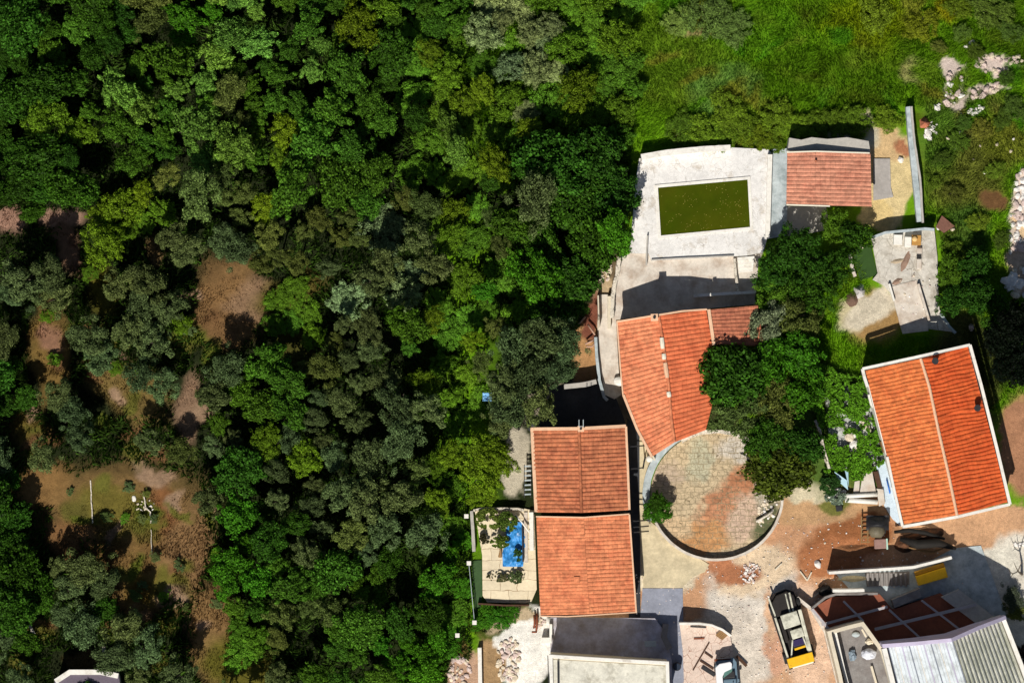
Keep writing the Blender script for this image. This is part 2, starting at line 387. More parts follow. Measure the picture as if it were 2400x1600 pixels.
# ------------------------------------------------------------------ paved areas (structure)
m_deckstone = mat("pale_pool_paving", A(238, 235, 230), var=((0.5, .10), (3.0, .10), (14.0, .12)), cracks=(1.5, .02, A(184, 178, 170)), bump=(20, .015), col2=A(206, 196, 182), c2=(.9, .60, .07))
m_beige = mat("beige_terrace_concrete", A(224, 214, 200), var=((0.6, .1), (4, .1), (20, .1)), col2=A(190, 172, 154), c2=(.9, .56, .12), bump=(18, .015))
m_conc = mat("grey_concrete", A(196, 190, 180), var=((0.7, .12), (4, .12), (18, .1)), col2=A(170, 166, 158), c2=(.7, .55, .12), bump=(18, .02))
m_bluec = mat("bluish_concrete", A(192, 202, 204), var=((0.9, .14), (5, .12), (18, .08)), col2=A(160, 172, 174), c2=(1.1, .55, .1), bump=(18, .02))
m_cream = mat("cream_paving_tiles", A(238, 222, 190), var=((0.6, .08), (4, .08)), brick=(1.6, 0.9, .025, A(160, 130, 96)), bump=(18, .01))
m_white = mat("white_painted_masonry", A(244, 240, 230), var=((0.8, .07), (6, .08)), bump=(14, .012), col2=A(216, 208, 194), c2=(1.4, .62, .08))
m_plaster = mat("cream_plaster", A(226, 214, 190), var=((0.8, .08), (6, .08)), bump=(14, .012))
m_stonewall = mat("rough_white_stone", A(226, 216, 198), var=((1.2, .15), (8, .18)), cracks=(3.0, .06, A(90, 80, 66)), bump=(10, .04))
m_sandc = mat("sandy_concrete", A(222, 206, 170), var=((0.6, .12), (4, .12), (18, .1)), col2=A(196, 182, 150), c2=(.8, .52, .12), bump=(18, .02))
m_darkcon = mat("dark_stained_concrete", A(150, 146, 142), var=((0.7, .15), (4, .12), (18, .1)), col2=A(128, 120, 116), c2=(.9, .5, .15), bump=(18, .02))
m_black = mat("dark_metal", (.02, .02, .022), rough=.5, var=((3, .3),), bump=None)
m_glass = mat("window_glass", (.03, .04, .05), rough=.1, var=((1, .1),), bump=None, spec=.6)
m_wood = mat("weathered_wood", A(150, 116, 76), var=((2, .2), (20, .15)), stretch=(6, 1, 1), bump=(20, .01))
m_terra = mat("terracotta_tiles", (.5, .16, .06))

def pad(name, pts, z, m, zb=-0.4, **k):
    mb = MB(); mb.prism(PL(pts, z), zb, z)
    return structure(mb.build(name, m, **k))
pad("pool_deck", [(1501, 363), (1620, 347), (1700, 345), (1800, 350), (1808, 358), (1803, 470), (1798, 560), (1789, 592), (1751, 599), (1593, 607), (1527, 611), (1520, 594), (1474, 594), (1481, 547), (1486, 461)], .55, m_deckstone, bevel=.02)
pad("patio", [(1455, 600), (1474, 594.4), (1519.6, 594.4), (1526.6, 611.5), (1593, 607.5), (1751, 599.5), (1789, 592.5), (1778, 612), (1772, 685), (1769, 700), (1772, 713), (1670, 722), (1437, 750), (1440, 690), (1450, 637)], .22, m_beige)
pad("path", [(1808.6, 350), (1846, 348), (1845, 500), (1842, 552), (1798.6, 560), (1803.6, 470)], .40, m_bluec)
pad("path", [(1406, 690), (1440, 690), (1444, 752), (1450, 864), (1456, 925), (1440, 935), (1418, 925), (1404, 850), (1400, 760)], .20, m_beige)
pad("back_terrace", [(1850, 323), (1878, 328), (1902, 322), (1940, 326), (1985, 322), (2036, 331), (2040, 357), (1846, 352.6)], 2.4, m_conc)
pad("path", [(1842, 484), (1936, 484), (1940, 505), (1935, 540), (1843, 556)], .12, m_conc)
pad("pavement", [(2047, 372), (2086, 372), (2088, 440), (2094, 462), (2047, 470)], .10, mat('grey_slab', A(176, 170, 164), var=((.7, .15), (4, .12), (18, .1)), bump=(18, .02)))
pad("patio", [(2042, 557), (2075, 546), (2190, 538), (2197, 600), (2199, 680), (2202, 725), (2237, 778), (2170, 770), (2110, 762), (2090, 690), (2070, 668), (2045, 655), (2057, 640)], .30, mat("pale_dusty_concrete", A(214, 208, 196), var=((.7, .12), (4, .14), (18, .12)), col2=A(182, 174, 160), c2=(1.1, .53, .1), cracks=(1.2, .02, A(140, 130, 116)), bump=(18, .02)), bevel=.03)
pad("ramp", [(2088, 672), (2148, 656), (2173, 750), (2176, 775), (2116, 782), (2108, 757)], .35, m_beige)
pad("artificial_turf", [(1998, 584), (2040, 572), (2056, 643), (2034, 652), (2018, 660), (2004, 620)], .12, mat("green_turf", A(52, 82, 30), var=((3, .1), (40, .2))))
pad("pavement", [(1499, 1010), (1540, 1090), (1524, 1110), (1512, 1160), (1516, 1215), (1545, 1238), (1600, 1285), (1662, 1322), (1652, 1340), (1622, 1352), (1598, 1377), (1508, 1377), (1499, 1240)], .08, m_sandc)
pad("terrace", [(1112, 1192), (1150, 1190), (1225, 1190), (1252, 1196), (1258, 1380), (1246, 1408), (1232, 1413), (1142, 1411), (1131, 1395), (1130, 1300), (1120, 1240)], .18, m_cream, bevel=.02)
m_shadepave = mat("shade_painted_paving", (.035, .037, .042), var=((.7, .2), (4, .2), (18, .1)), bump=(18, .02))  # shade of the passage and north yard is put into this dark colour
pad("pavement", [(1470, 980), (1499, 1004), (1501, 1450), (1474, 1450)], .04, m_shadepave)
pad("pavement", [(1296, 905), (1400, 898), (1445, 935), (1470, 1000), (1240, 1010), (1230, 990), (1280, 960)], .035, m_shadepave)
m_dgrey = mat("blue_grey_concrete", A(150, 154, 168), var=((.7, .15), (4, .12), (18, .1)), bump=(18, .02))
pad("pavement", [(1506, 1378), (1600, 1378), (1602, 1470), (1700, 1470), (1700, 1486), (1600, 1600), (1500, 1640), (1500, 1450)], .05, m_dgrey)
pad("pavement", [(1593, 1463), (1650, 1463), (1684, 1470), (1712, 1492), (1720, 1540), (1690, 1640), (1600, 1640), (1603, 1590), (1600, 1520)], .16, mat("pinkish_rubble_floor", A(228, 206, 190), var=((1.5, .1), (8, .15)), cracks=(1.6, .03, A(150, 96, 70)), bump=(10, .03)))
pad("pavement", [(1290, 1446), (1535, 1448), (1560, 1482), (1575, 1550), (1575, 1640), (1290, 1640)], .60, mat('violet_grey_concrete', A(196, 196, 214), var=((.7, .15), (4, .12), (18, .1)), col2=A(160, 152, 150), c2=(.6, .5, .15), bump=(18, .02)))
pad("pavement", [(2110, 1450), (2000, 1390), (1960, 1345), (2150, 1330), (2235, 1284), (2299, 1278), (2362, 1447), (2300, 1480)], .06, m_bluec)

# ------------------------------------------------------------------ tiled roofs
def seg(poly, u):
    """point at share u of the length of a polyline"""
    L_ = [(poly[i + 1] - poly[i]).length for i in range(len(poly) - 1)]; t = u * sum(L_)
    for i, l in enumerate(L_):
        if t <= l or i == len(L_) - 1: return poly[i].lerp(poly[i + 1], min(1, t / l if l else 0))
        t -= l
def roof_slope(name, ridge, eave, zr, ze, m, parent, pitch=.5, amp=.07, seed=1, rows=.45, step=.03, wob=.05):
    """barrel tiles: every column runs from ridge to eave; rows overlap"""
    R = [P(x, y, zr) for x, y in ridge]; Ev = [P(x, y, ze) for x, y in eave]
    Lr = sum((R[i + 1] - R[i]).length for i in range(len(R) - 1)); Le = sum((Ev[i + 1] - Ev[i]).length for i in range(len(Ev) - 1))
    ncol = max(3, round(max(Lr, Le) / pitch)); W = (seg(R, .5) - seg(Ev, .5)).length
    nrow = max(2, round(W / rows)); q = 10
    rr = random.Random(seed); offs = [rr.uniform(-1, 1) for _ in range(ncol + 2)]
    vs_ = []; prof = [0.0, .55, .8, .93, 1.0, 1.0, .93, .8, .55, .12]
    mb = MB(); vrows = []
    for r in range(nrow):
        for e in (0.0, 0.97): vrows.append(((r + e) / nrow, step * e * 1.0, r))
    vrows.append((1.0, step, nrow - 1))
    nu = ncol * q
    for v, st, rowi in vrows:
        for i in range(nu + 1):
            u = i / nu; c = i // q; f = prof[i % q] if i < nu else 0
            uu = u + wob / max(Lr, Le) * (mnoise.noise(Vector((u * 7, v * 1.6, seed))) + .5 * mnoise.noise(Vector((c * 3.1, v * 3, seed + 5))))
            p = seg(R, min(1, max(0, uu))).lerp(seg(Ev, min(1, max(0, uu))), v)
            jit = mnoise.noise(Vector((c * 1.7, rowi * 2.3, seed * 3.3))) * .018 + offs[c] * .008
            vs_.append((p.x, p.y, p.z + amp * f + st + jit * f + .02 * mnoise.noise(Vector((u * 4, v * 3, seed)))))
    n = nu + 1; nr = len(vrows)
    fs = [(j * n + i, j * n + i + 1, (j + 1) * n + i + 1, (j + 1) * n + i) for j in range(nr - 1) for i in range(nu)]
    # underside slab
    o = len(vs_); bot = []
    for j, (v, st, _) in ((0, vrows[0]), (nr - 1, vrows[-1])):
        for i in range(nu + 1):
            x, y, z = vs_[j * n + i]; p = seg(R, i / nu).lerp(seg(Ev, i / nu), v); bot.append((x, y, p.z - .10))
    vs_ += bot
    for i in range(nu):
        fs.append((o + i, o + n + i, o + n + i + 1, o + i + 1)); fs.append((o + n + i, (nr - 1) * n + i, (nr - 1) * n + i + 1, o + n + i + 1))
        fs.append((i, o + i, o + i + 1, i + 1))
    mb.v = vs_; mb.f = fs
    ob = mb.build(name, m, parent)
    return ob
def roof_mat(name, c, c2, dark=.5):
    return mat(name, c, rough=.8, var=((.45, .10), (2.2, .18), (7, .2), (30, .1)), col2=c2, c2=(.9, .56, .12), bump=(30, .015), spec=.2, cells=(2.6, .17))
def house_walls(quad, rN, rS, ze, zr, m, parent, inset=.28, z0=-.2):
    """quad in world xy: NW, NE, SE, SW at the eaves; ridge ends north and south; gable walls included"""
    c = sum(quad, Vector((0, 0, 0))) / 4
    def ins(p): 
        d = Vector((c.x - p.x, c.y - p.y, 0)); return p + d.normalized() * inset * 1.5
    q = [ins(p) for p in quad]; a = ins(rN); b = ins(rS)
    n = [Vector((p.x, p.y, z0)) for p in q]; e = [Vector((p.x, p.y, ze - .12)) for p in q]
    a = Vector((a.x, a.y, zr - .14)); b = Vector((b.x, b.y, zr - .14))
    mb = MB(); mb.add(n + e + [a, b], [(3, 2, 1, 0), (0, 1, 5, 8, 4), (1, 2, 6, 5), (2, 3, 7, 9, 6), (3, 0, 4, 7), (4, 8, 9, 7), (8, 5, 6, 9)])
    return mb.build("wall", m, parent), q
def add_window(parent, a, b, t, z, w, h, m_frame, door=False):
    """window or door in the wall running from a to b (world xy)"""
    a = Vector((a.x, a.y, 0)); b = Vector((b.x, b.y, 0)); d = (b - a).normalized(); nrm = Vector((d.y, -d.x, 0))
    c = a.lerp(b, t) + Vector((0, 0, z + h / 2)); rz = math.atan2(d.y, d.x)
    mb = MB()
    if door:
        mb.box(c + nrm * .02, (w, .08, h), rz); fr = mb.build("door", m_wood, parent, bevel=.01)
        hb = MB(); hb.box(c + nrm * .09 + d * w * .38, (.12, .05, .04), rz); hb.build("handle", m_black, fr); return fr
    for sx in (-1, 1): mb.box(c + d * sx * (w / 2) + nrm * .03, (.09, .12, h + .09), rz)
    for sz in (-1, 0, 1): mb.box(c + Vector((0, 0, sz * h / 2)) + nrm * .03, (w - .09, .11, .07 if sz == 0 else .09), rz)
    fr = mb.build("window", m_frame, parent)
    pb = MB(); pb.box(c + nrm * .015, (w - .09, .03, h - .09), rz); pb.build("pane", m_glass, fr)
    return fr
# children of a sub-part keep world offsets of the thing
_ob = MB.build
def _build(s, name, m, parent=None, **k):
    if parent is not None and '_base' not in parent.keys():
        root = parent
        while root.parent is not None: root = root.parent
        o = MB()
        b = Vector(root.get('_base', (0, 0, 0)))
        o.v = [(v[0] - b.x, v[1] - b.y, v[2] - b.z) for v in s.v]; o.f = s.f
        r = _ob(o, name, m, None, **k); r.parent = parent; return r
    return _ob(s, name, m, parent, **k)
MB.build = _build
def ridge_cap(pts, z, m, parent, r=.14, name="ridge_cap"):
    mb = MB(); w = [P(x, y, z) for x, y in pts]; L_ = sum((w[i + 1] - w[i]).length for i in range(len(w) - 1)); n = int(L_ / .42)
    for i in range(n):
        a = seg(w, i / n); b = seg(w, (i + 1.06) / n if i < n - 1 else 1)
        mb.tube([a, b], [r * rnd.uniform(.9, 1.0), r * rnd.uniform(1.05, 1.2)], 8)
    return mb.build(name, m, parent)
def trim(pts, zs, w, h, m, parent, name="verge_trim"):
    mb = MB(); q = [P(p[0], p[1], z) for p, z in zip(pts, zs)]
    L_ = []; 
    Lf = []; Rt = []
    for i, p in enumerate(q):
        d = (q[min(i + 1, len(q) - 1)] - q[max(i - 1, 0)]); d.z = 0; d.normalize(); nn = Vector((-d.y, d.x, 0)) * w / 2
        Lf.append(p + nn); Rt.append(p - nn)
    n = len(q); vs_ = []
    for i in range(n): vs_ += [Lf[i] + Vector((0, 0, -.14)), Rt[i] + Vector((0, 0, -.14)), Rt[i] + Vector((0, 0, h)), Lf[i] + Vector((0, 0, h))]
    fs = [(0, 3, 2, 1), (4 * n - 4, 4 * n - 3, 4 * n - 2, 4 * n - 1)]
    for i in range(n - 1):
        a = 4 * i; b = a + 4
        for k in range(4): fs.append((a + k, a + (k + 1) % 4, b + (k + 1) % 4, b + k))
    mb.add(vs_, fs)
    return mb.build(name, m, parent)
def chimney(x, y, z, parent, m, w=.45, h=.9, label=None):
    p = P(x, y, z); mb = MB(); mb.box(p + Vector((0, 0, h / 2)), (w, w, h), .05)
    c = mb.build("chimney", m, parent, bevel=.01)
    k = MB(); k.box(p + Vector((0, 0, h + .03)), (w * 1.25, w * 1.25, .06), .05); k.build("chimney_cap", m, c)
    f = MB(); f.tube([p + Vector((0, 0, h + .05)), p + Vector((0, 0, h + .22))], w * .25, 10); f.build("flue", m_black, c)
    return c
# ------------------------------------------------------------------ houses
r_main = roof_mat("orange_roof_tiles", A(230, 144, 102), A(206, 118, 82))
r_nw = roof_mat("brick_red_roof_tiles", A(198, 122, 84), A(162, 92, 64))
r_sw = roof_mat("light_orange_roof_tiles", A(228, 142, 98), A(200, 114, 78))
r_pool = roof_mat("pinkish_roof_tiles", A(212, 146, 118), A(186, 120, 96))
r_right = roof_mat("deep_orange_roof_tiles", A(224, 126, 70), A(198, 102, 56))
r_old = roof_mat("faded_brown_roof_tiles", A(190, 118, 88), A(160, 92, 70))
m_mortar = mat("cream_mortar", A(240, 196, 160), var=((2, .1), (12, .12)), bump=(20, .01))
m_mortarw = mat("white_mortar", A(244, 236, 214), var=((2, .08), (12, .1)), bump=(20, .01))

def windows_for(h, q, specs, mf=m_white):
    for (i, t, z, w, hh, door) in specs:
        # wall i of the loop NW,NE,SE,SW, walked so that its outside lies on the right
        a = q[(i + 1) % 4]; b = q[i]
        add_window(h, a, b, t, z, w, hh, mf, door)

def base(x, y): 
    p = P(x, y, 0); return (p.x, p.y, 0.0)

# house with the brick red roof
h = thing("house", base(1359, 1101), "house with the brick red tiled roof, northern one of the two adjoining houses", "house")
Q = PL([(1245, 1004), (1467, 997), (1476, 1195), (1255, 1201)]); rN, rS = P(1357, 1005), P(1363, 1202)
_, q = house_walls(Q, rN, rS, 3.9, 4.9, m_plaster, h)
roof_slope("roof", [(1357, 1005), (1363, 1201)], [(1247, 1008), (1257, 1200)], 4.9, 3.9, r_nw, h, .36, .07, 11, rows=.42, step=.055)
roof_slope("roof", [(1357.4, 1005), (1363.4, 1201)], [(1465, 1000), (1473, 1195)], 4.9, 3.9, r_nw, h, .37, .07, 12, rows=.42, step=.055)
ridge_cap([(1357, 1006), (1363, 1201)], 4.98, r_nw, h, .13)
trim([(1243, 1005), (1357, 1004), (1467, 998)], [3.95, 4.95, 3.95], .28, .10, m_mortar, h)
trim([(1247, 1008), (1251, 1090), (1256.5, 1199)], [3.93, 3.93, 3.93], .28, .10, m_mortar, h)
trim([(1467, 999), (1471.5, 1100), (1475, 1194)], [3.93, 3.93, 3.93], .20, .09, m_mortar, h)
chimney(1361, 1004, 4.6, h, m_mortar, .42, .75)
windows_for(h, q, [(3, .3, 1.0, 1.1, 1.2, 0), (3, .7, 1.0, 1.1, 1.2, 0), (1, .25, 1, 1, 1.2, 0), (1, .6, .0, .95, 2.1, 1), (0, .3, 1, 1, 1.2, 0)])

h = thing("house", base(1373, 1322), "house with the smooth light orange tiled roof, directly south of the brick red roof", "house")
Q = PL([(1257, 1209), (1475, 1203), (1491, 1434), (1267, 1443)]); rN, rS = P(1368, 1210), P(1382, 1440)
_, q = house_walls(Q, rN, rS, 3.8, 4.5, m_plaster, h)
roof_slope("roof", [(1368, 1210), (1374, 1320), (1382, 1440)], [(1257, 1212), (1261, 1320), (1267, 1443)], 4.5, 3.8, r_sw, h, .31, .03, 21, rows=.5, step=.025)
roof_slope("roof", [(1368.5, 1210), (1374.5, 1320), (1382.5, 1440)], [(1474, 1206), (1481, 1310), (1490, 1434)], 4.5, 3.8, r_sw, h, .36, .045, 22, rows=.42, step=.035)
trim([(1256, 1210), (1368, 1212), (1475, 1204)], [3.85, 4.55, 3.85], .12, .06, m_mortar, h)
trim([(1475, 1205), (1483, 1320), (1491, 1434)], [3.85, 3.85, 3.85], .14, .07, m_mortar, h)
trim([(1267, 1443), (1330, 1444), (1382, 1441), (1491, 1434)], [3.85, 4.3, 4.55, 3.85], .10, .05, m_mortar, h)
windows_for(h, q, [(3, .3, 1.0, 1.1, 1.2, 0), (3, .75, 0, 1.0, 2.1, 1), (1, .25, 1, 1, 1.2, 0), (1, .6, 1, .95, 1.2, 0), (2, .5, 1, 1, 1.2, 0)])
mb = MB(); mb.box(P(1352, 1358, 4.45), (.5, .55, .06), 0.03, ('Y', -.16)); mb.build("roof_hatch", r_sw, h, bevel=.01)

# the large house with the orange roof
h = thing("house", base(1560, 900), "large house with a bright orange roof narrowing to a point by the round terrace", "house")
ridge = [(1544, 739), (1554, 800), (1567, 899), (1573, 979), (1581, 1036)]
evW = [(1447, 753), (1455, 864), (1461, 925), (1493, 1004), (1528, 1070)]
evE = [(1655, 726), (1668, 800), (1673, 880), (1669, 950), (1654, 1007)]
outline = [evW[0], (1544, 739), evE[0]] + evE[1:] + [(1581, 1037)] + evW[:0:-1]
wp = []
cc = P(1560, 890)
for i, (x, y) in enumerate(outline):
    p = P(x, y, 4); d = Vector((cc.x - p.x, cc.y - p.y, 0)).normalized() * .35
    wp.append(p + d)
mb = MB(); mb.prism([(p.x, p.y) for p in wp], -.2, [3.1, 3.95, 3.1, 3.1, 3.1, 3.1, 3.1, 3.95, 3.1, 3.1, 3.1, 3.1]); mb.build("wall", m_plaster, h)
roof_slope("roof", ridge, evW, 4.2, 3.3, r_main, h, .40, .06, 31, rows=.42)
roof_slope("roof", [(x + .4, y) for x, y in ridge], evE, 4.2, 3.3, mat("orange_roof_tiles_shaded_side", A(230, 126, 82), rough=.8, cells=(2.6, .13), col2=A(204, 104, 66), c2=(.9, .52, .12), var=((.45, .10), (2.2, .16), (11, .14)), bump=(30, .015), spec=.2), h, .40, .065, 32, rows=.42)  # east slope: its shading away from the sun is put into the colour
ridge_cap([(1544, 741), (1554, 800), (1567, 899), (1573, 979), (1581, 1034)], 4.27, r_main, h, .13)
for (x0, y0, x1, y1) in ((1551, 791, 1553.5, 817), (1556, 829, 1557, 842), (1567, 918, 1569, 930), (1559, 850, 1564, 885)):
    mb = MB(); mb.tube([P(x0, y0, 4.28), P((x0 + x1) / 2, (y0 + y1) / 2, 4.29), P(x1, y1, 4.28)], [.19, .21, .18], 8); mb.build("mortar_patch", m_mortarw if x0 != 1559 else m_mortar, h)
trim([(1445, 754), (1500, 745), (1544, 738), (1600, 729), (1657, 725)], [3.35, 3.85, 4.25, 3.85, 3.35], .16, .09, m_mortar, h)
trim([(1446, 754), (1454, 862), (1460, 926)], [3.36] * 3, .12, .08, m_mortar, h)
trim([(1461, 925), (1493, 1005), (1528, 1070)], [3.36] * 3, .22, .10, m_mortar, h)
chimney(1533, 744, 3.9, h, m_mortar, .5, .85)
mb = MB(); mb.tube([P(1454, 762, 3.3), P(1460, 860, 3.3), P(1464, 920, 3.28)], .06, 8); mb.build("gutter", m_mortar, h)
WQ = [wp[0], wp[2], wp[3], wp[11]]
add_window(h, wp[0], wp[11], .35, 1, 1.1, 1.2, m_white); add_window(h, wp[0], wp[11], .7, 0, 1, 2.1, m_white, True)
add_window(h, wp[10], wp[9], .5, 1, 1.0, 1.1, m_white)

h = thing("annex", base(1722, 765), "low annex with faded brown tiled roof on the east side of the large house", "annex")
roof_slope("roof", [(1664, 725), (1674, 806)], [(1776, 715), (1790, 812)], 3.6, 3.1, r_old, h, .36, .055, 41)
q = PL([(1668, 728), (1772, 718), (1785, 808), (1677, 803)], 2)
mb = MB(); mb.prism([(p.x, p.y) for p in q], -.2, [3.4, 2.95, 2.95, 3.4]); mb.build("wall", m_plaster, h)
trim([(1661, 725), (1673, 808)], [3.65, 3.65], .28, .12, m_mortar, h)
add_window(h, q[2], q[1], .5, 1, 1, 1.0, m_white)

# pool house
h = thing("pool_house", base(1943, 420), "small pool house with pinkish tiled roof beside the white pool deck", "pool house")
Q = PL([(1845, 357), (2038, 358), (2041, 483), (1844, 479)]); rN, rS = P(1911, 357), P(1911, 481)
_, q = house_walls(Q, rN, rS, 2.65, 3.1, m_plaster, h)
roof_slope("roof", [(1911, 356), (1910, 481)], [(1845, 357), (1843, 479)], 3.1, 2.65, r_pool, h, .37, .055, 51)
roof_slope("roof", [(1911.4, 356), (1910.4, 481)], [(2040, 359), (2043, 484)], 3.1, 2.65, r_pool, h, .37, .055, 52)
trim([(1844, 357), (1911, 355), (2038, 359)], [2.7, 3.15, 2.7], .12, .06, m_mortarw, h)
trim([(1843, 480), (1910, 482), (1945, 483)], [2.68, 3.12, 3.0], .12, .06, m_mortarw, h)
mb = MB(); mb.tube([P(1912, 378, 3.05), P(1912, 378, 3.45)], .10, 10); mb.build("vent_pipe", r_old, h)
windows_for(h, q, [(2, .3, 1, 1, 1.0, 0), (2, .7, 0, 1, 2.0, 1), (3, .5, 1, 1.2, 1, 0), (1, .5, 1, 1.2, 1, 0)])

# right house
h = thing("house", base(2195, 1020), "long house with deep orange tiled roof framed by a white parapet at the right side", "house")
Q = PL([(2021, 864), (2272, 809), (2365, 1180), (2116, 1232)], 3); rN, rS = P(2159, 838, 3), P(2246, 1207, 3)
_, q = house_walls(Q, rN, rS, 3.3, 4.2, m_white, h, inset=.12)
rg = [(2158, 840), (2178, 905), (2200, 1010), (2222, 1105), (2243, 1206)]
roof_slope("roof", rg, [(2028, 868), (2046, 940), (2068, 1025), (2094, 1130), (2119, 1228)], 4.2, 3.3, r_right, h, .35, .075, 61, wob=.16)
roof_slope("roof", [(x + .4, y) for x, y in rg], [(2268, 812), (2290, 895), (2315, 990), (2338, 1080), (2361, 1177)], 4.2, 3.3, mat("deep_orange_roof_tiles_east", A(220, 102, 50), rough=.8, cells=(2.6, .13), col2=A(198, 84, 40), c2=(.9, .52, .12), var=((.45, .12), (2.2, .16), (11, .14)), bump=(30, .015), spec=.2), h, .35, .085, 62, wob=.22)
ridge_cap(rg, 4.27, m_mortar, h, .13)
trim([(2021, 864), (2159, 834), (2273, 808)], [3.4, 4.2, 3.4], .24, .22, m_white, h, "parapet")
trim([(2273, 808), (2300, 905), (2336, 1050), (2367, 1181)], [3.4] * 4, .26, .20, m_white, h, "parapet")
trim([(2367, 1181), (2246, 1210), (2115, 1234)], [3.3, 4.1, 3.3], .24, .12, m_white, h, "parapet")
trim([(2021, 864), (2026, 885), (2033, 906)], [3.4] * 3, .26, .22, m_white, h, "parapet")
trim([(2079, 1070), (2096, 1150), (2115, 1233)], [3.3] * 3, .22, .14, m_white, h, "parapet")
for (x, y, z) in ((2192, 846, 4.0), (2291, 956, 3.6)):
    v = MB(); v.tube([P(x, y, z), P(x, y, z + .55)], .22, 12); o = v.build("vent_pipe", r_old, h)
    v = MB(); v.tube([P(x, y, z + .55), P(x, y, z + .75)], .30, 12); v.build("vent_cowl", m_black, o)
windows_for(h, q, [(1, .2, 1, 1.1, 1.2, 0), (1, .5, 1, 1.1, 1.2, 0), (1, .8, 1, 1.1, 1.2, 0), (3, .2, 1, 1.1, 1.2, 0), (3, .5, 0, 1, 2.1, 1), (3, .8, 1, 1.1, 1.2, 0), (2, .35, 1, 1.1, 1.2, 0), (2, .7, 1, 1.1, 1.2, 0)])

# ------------------------------------------------------------------ pool
pw = [(1542, 440), (1752, 421), (1758, 532), (1549, 552)]
t = thing("swimming_pool", base(1650, 486), "rectangular swimming pool of dark olive water with white coping", "pool")
inn = PL(pw, .6); cen = sum(inn, Vector()) / 4
def off(pts, d):
    r = []
    n = len(pts)
    for i in range(n):
        a = (pts[i] - pts[i - 1]).normalized(); b = (pts[(i + 1) % n] - pts[i]).normalized()
        na = Vector((-a.y, a.x, 0)); nb = Vector((-b.y, b.x, 0)); m_ = (na + nb).normalized()
        r.append(pts[i] + m_ * d / max(.3, m_.dot(na)))
    return r
out = off(inn, .26)
if (out[0] - cen).length < (inn[0] - cen).length: out = off(inn, -.26)
mb = MB()
for i in range(4):
    j = (i + 1) % 4; mb.prism([(p.x, p.y) for p in (inn[i], inn[j], out[j], out[i])], .40, .63)
mb.build("coping", m_white, t)
m_water = mat("still_olive_water", A(62, 78, 5), rough=.12, var=((.35, .12), (1.5, .05)), bump=(2.0, .004), spec=.12, col2=A(72, 76, 9), c2=(.25, .5, .2))
mb = MB(); mb.prism([(p.x, p.y) for p in off(out, -.03 if out[0] is not None and (off(out, .05)[0] - cen).length > (out[0] - cen).length else .03)], .30, .575); mb.build("water", m_water, t)

# ------------------------------------------------------------------ walls round the pool and the houses
def wall(pts, w, z1, m, label, z0=-.3, name="wall", cat="wall", group=None, rough=.012, sub=.5):
    zt = z1 if not isinstance(z1, (list, tuple)) else max(z1)
    mb = MB(); mb.path(PL(pts, zt), w, z0, z1)
    return single(mb, name, m, label, cat, group, sub=sub, rough=rough)
wall([(1503, 368), (1560, 358), (1640, 350), (1712, 346)], .50, 1.45, m_white, "white wall along the upper edge of the pool deck", name="parapet_wall", rough=.02)
wall([(1500, 372), (1494, 410), (1489, 455), (1486, 500), (1482, 545)], .14, 1.0, m_white, "thin white kerb wall down the left edge of the pool deck", name="kerb_wall", rough=.03)
wall([(1805, 362), (1803, 430), (1801, 500), (1799, 556)], .40, 1.0, m_white, "white wall between the pool deck and the grey path of the pool house", name="divider_wall", rough=.015)
wall([(1518, 552), (1516, 585), (1515, 622)], .12, .95, m_conc, "short low wall at the lower left corner of the pool", name="low_wall")
wall([(1527, 609), (1593, 605), (1720, 599)], .10, .72, m_conc, "low kerb along the lower edge of the pool deck", name="kerb_wall")
wall([(1722, 606), (1724, 640), (1730, 684)], .22, .75, m_stonewall, "rough low wall beside the steps below the pool deck", name="low_wall", rough=.03)
t = thing("garden_steps", base(1750, 640), "white garden steps down from the right of the pool deck", "steps")
for i in range(4):
    y = 603 + i * 9
    mb = MB(); q = PL([(1728 + i, y), (1768 - i, y - 3), (1768 - i, y + 6), (1728 + i, y + 9)], .4); mb.prism([(p.x, p.y) for p in q], .1, .55 - .085 * i); mb.build("step", m_white, t, bevel=.01)
wall([(1626, 693), (1700, 688), (1772, 684)], .26, 1.5, m_white, "short white wall in the shade below the patio", name="wall")
wall([(1452, 602), (1447, 640), (1441, 665), (1437, 690), (1434, 745)], .34, [1.3, 1.3, 1.2, 1.1, 1.1], m_stonewall, "crumbling white stone wall left of the shaded patio", name="stone_wall", rough=.07, sub=.3)
wall([(1428, 694), (1428, 770)], .28, .9, m_plaster, "beige wall stub at the upper left corner of the large orange roof", name="wall_stub")
wall([(1396, 790), (1399, 840), (1405, 890), (1416, 930), (1424, 938)], .26, .95, m_bluec, "pale curved wall beside the beige path west of the large house", name="curved_wall", rough=.02)
wall([(1402, 692), (1404, 770)], .12, 1.5, m_plaster, "thin straight wall on the left of the beige path", name="thin_wall")
wall([(1322, 906), (1370, 901), (1398, 894)], .42, 1.6, m_conc, "grey wall end north of the black shaded yard", name="wall", rough=.03)
wall([(1468, 935), (1498, 1005), (1535, 1078)], .14, 1.6, m_plaster, "slanting cream wall under the pointed end of the large orange roof", name="wall")
wall([(2130, 250), (2136, 330), (2146, 420), (2156, 520)], [.5, .5][0], 1.0, m_bluec, "long blue grey retaining wall right of the sandy ground", name="retaining_wall", rough=.04)
wall([(2136, 250), (2143, 330), (2157, 420), (2163, 522)], .18, 1.25, m_conc, "thin coping wall on the outer side of the long retaining wall", name="coping_wall", rough=.03)
wall([(2046, 556), (2076, 545), (2120, 541), (2168, 536), (2190, 538)], .22, 1.55, m_bluec, "pale wall across the upper end of the concrete platform", name="platform_wall", rough=.02)
wall([(2152, 665), (2166, 712), (2178, 752)], .20, .8, m_beige, "beige side wall of the ramp below the concrete platform", name="ramp_wall", rough=.02)
wall([(2084, 665), (2096, 705)], .16, .7, m_white, "short white kerb on the left of the ramp", name="kerb_wall")
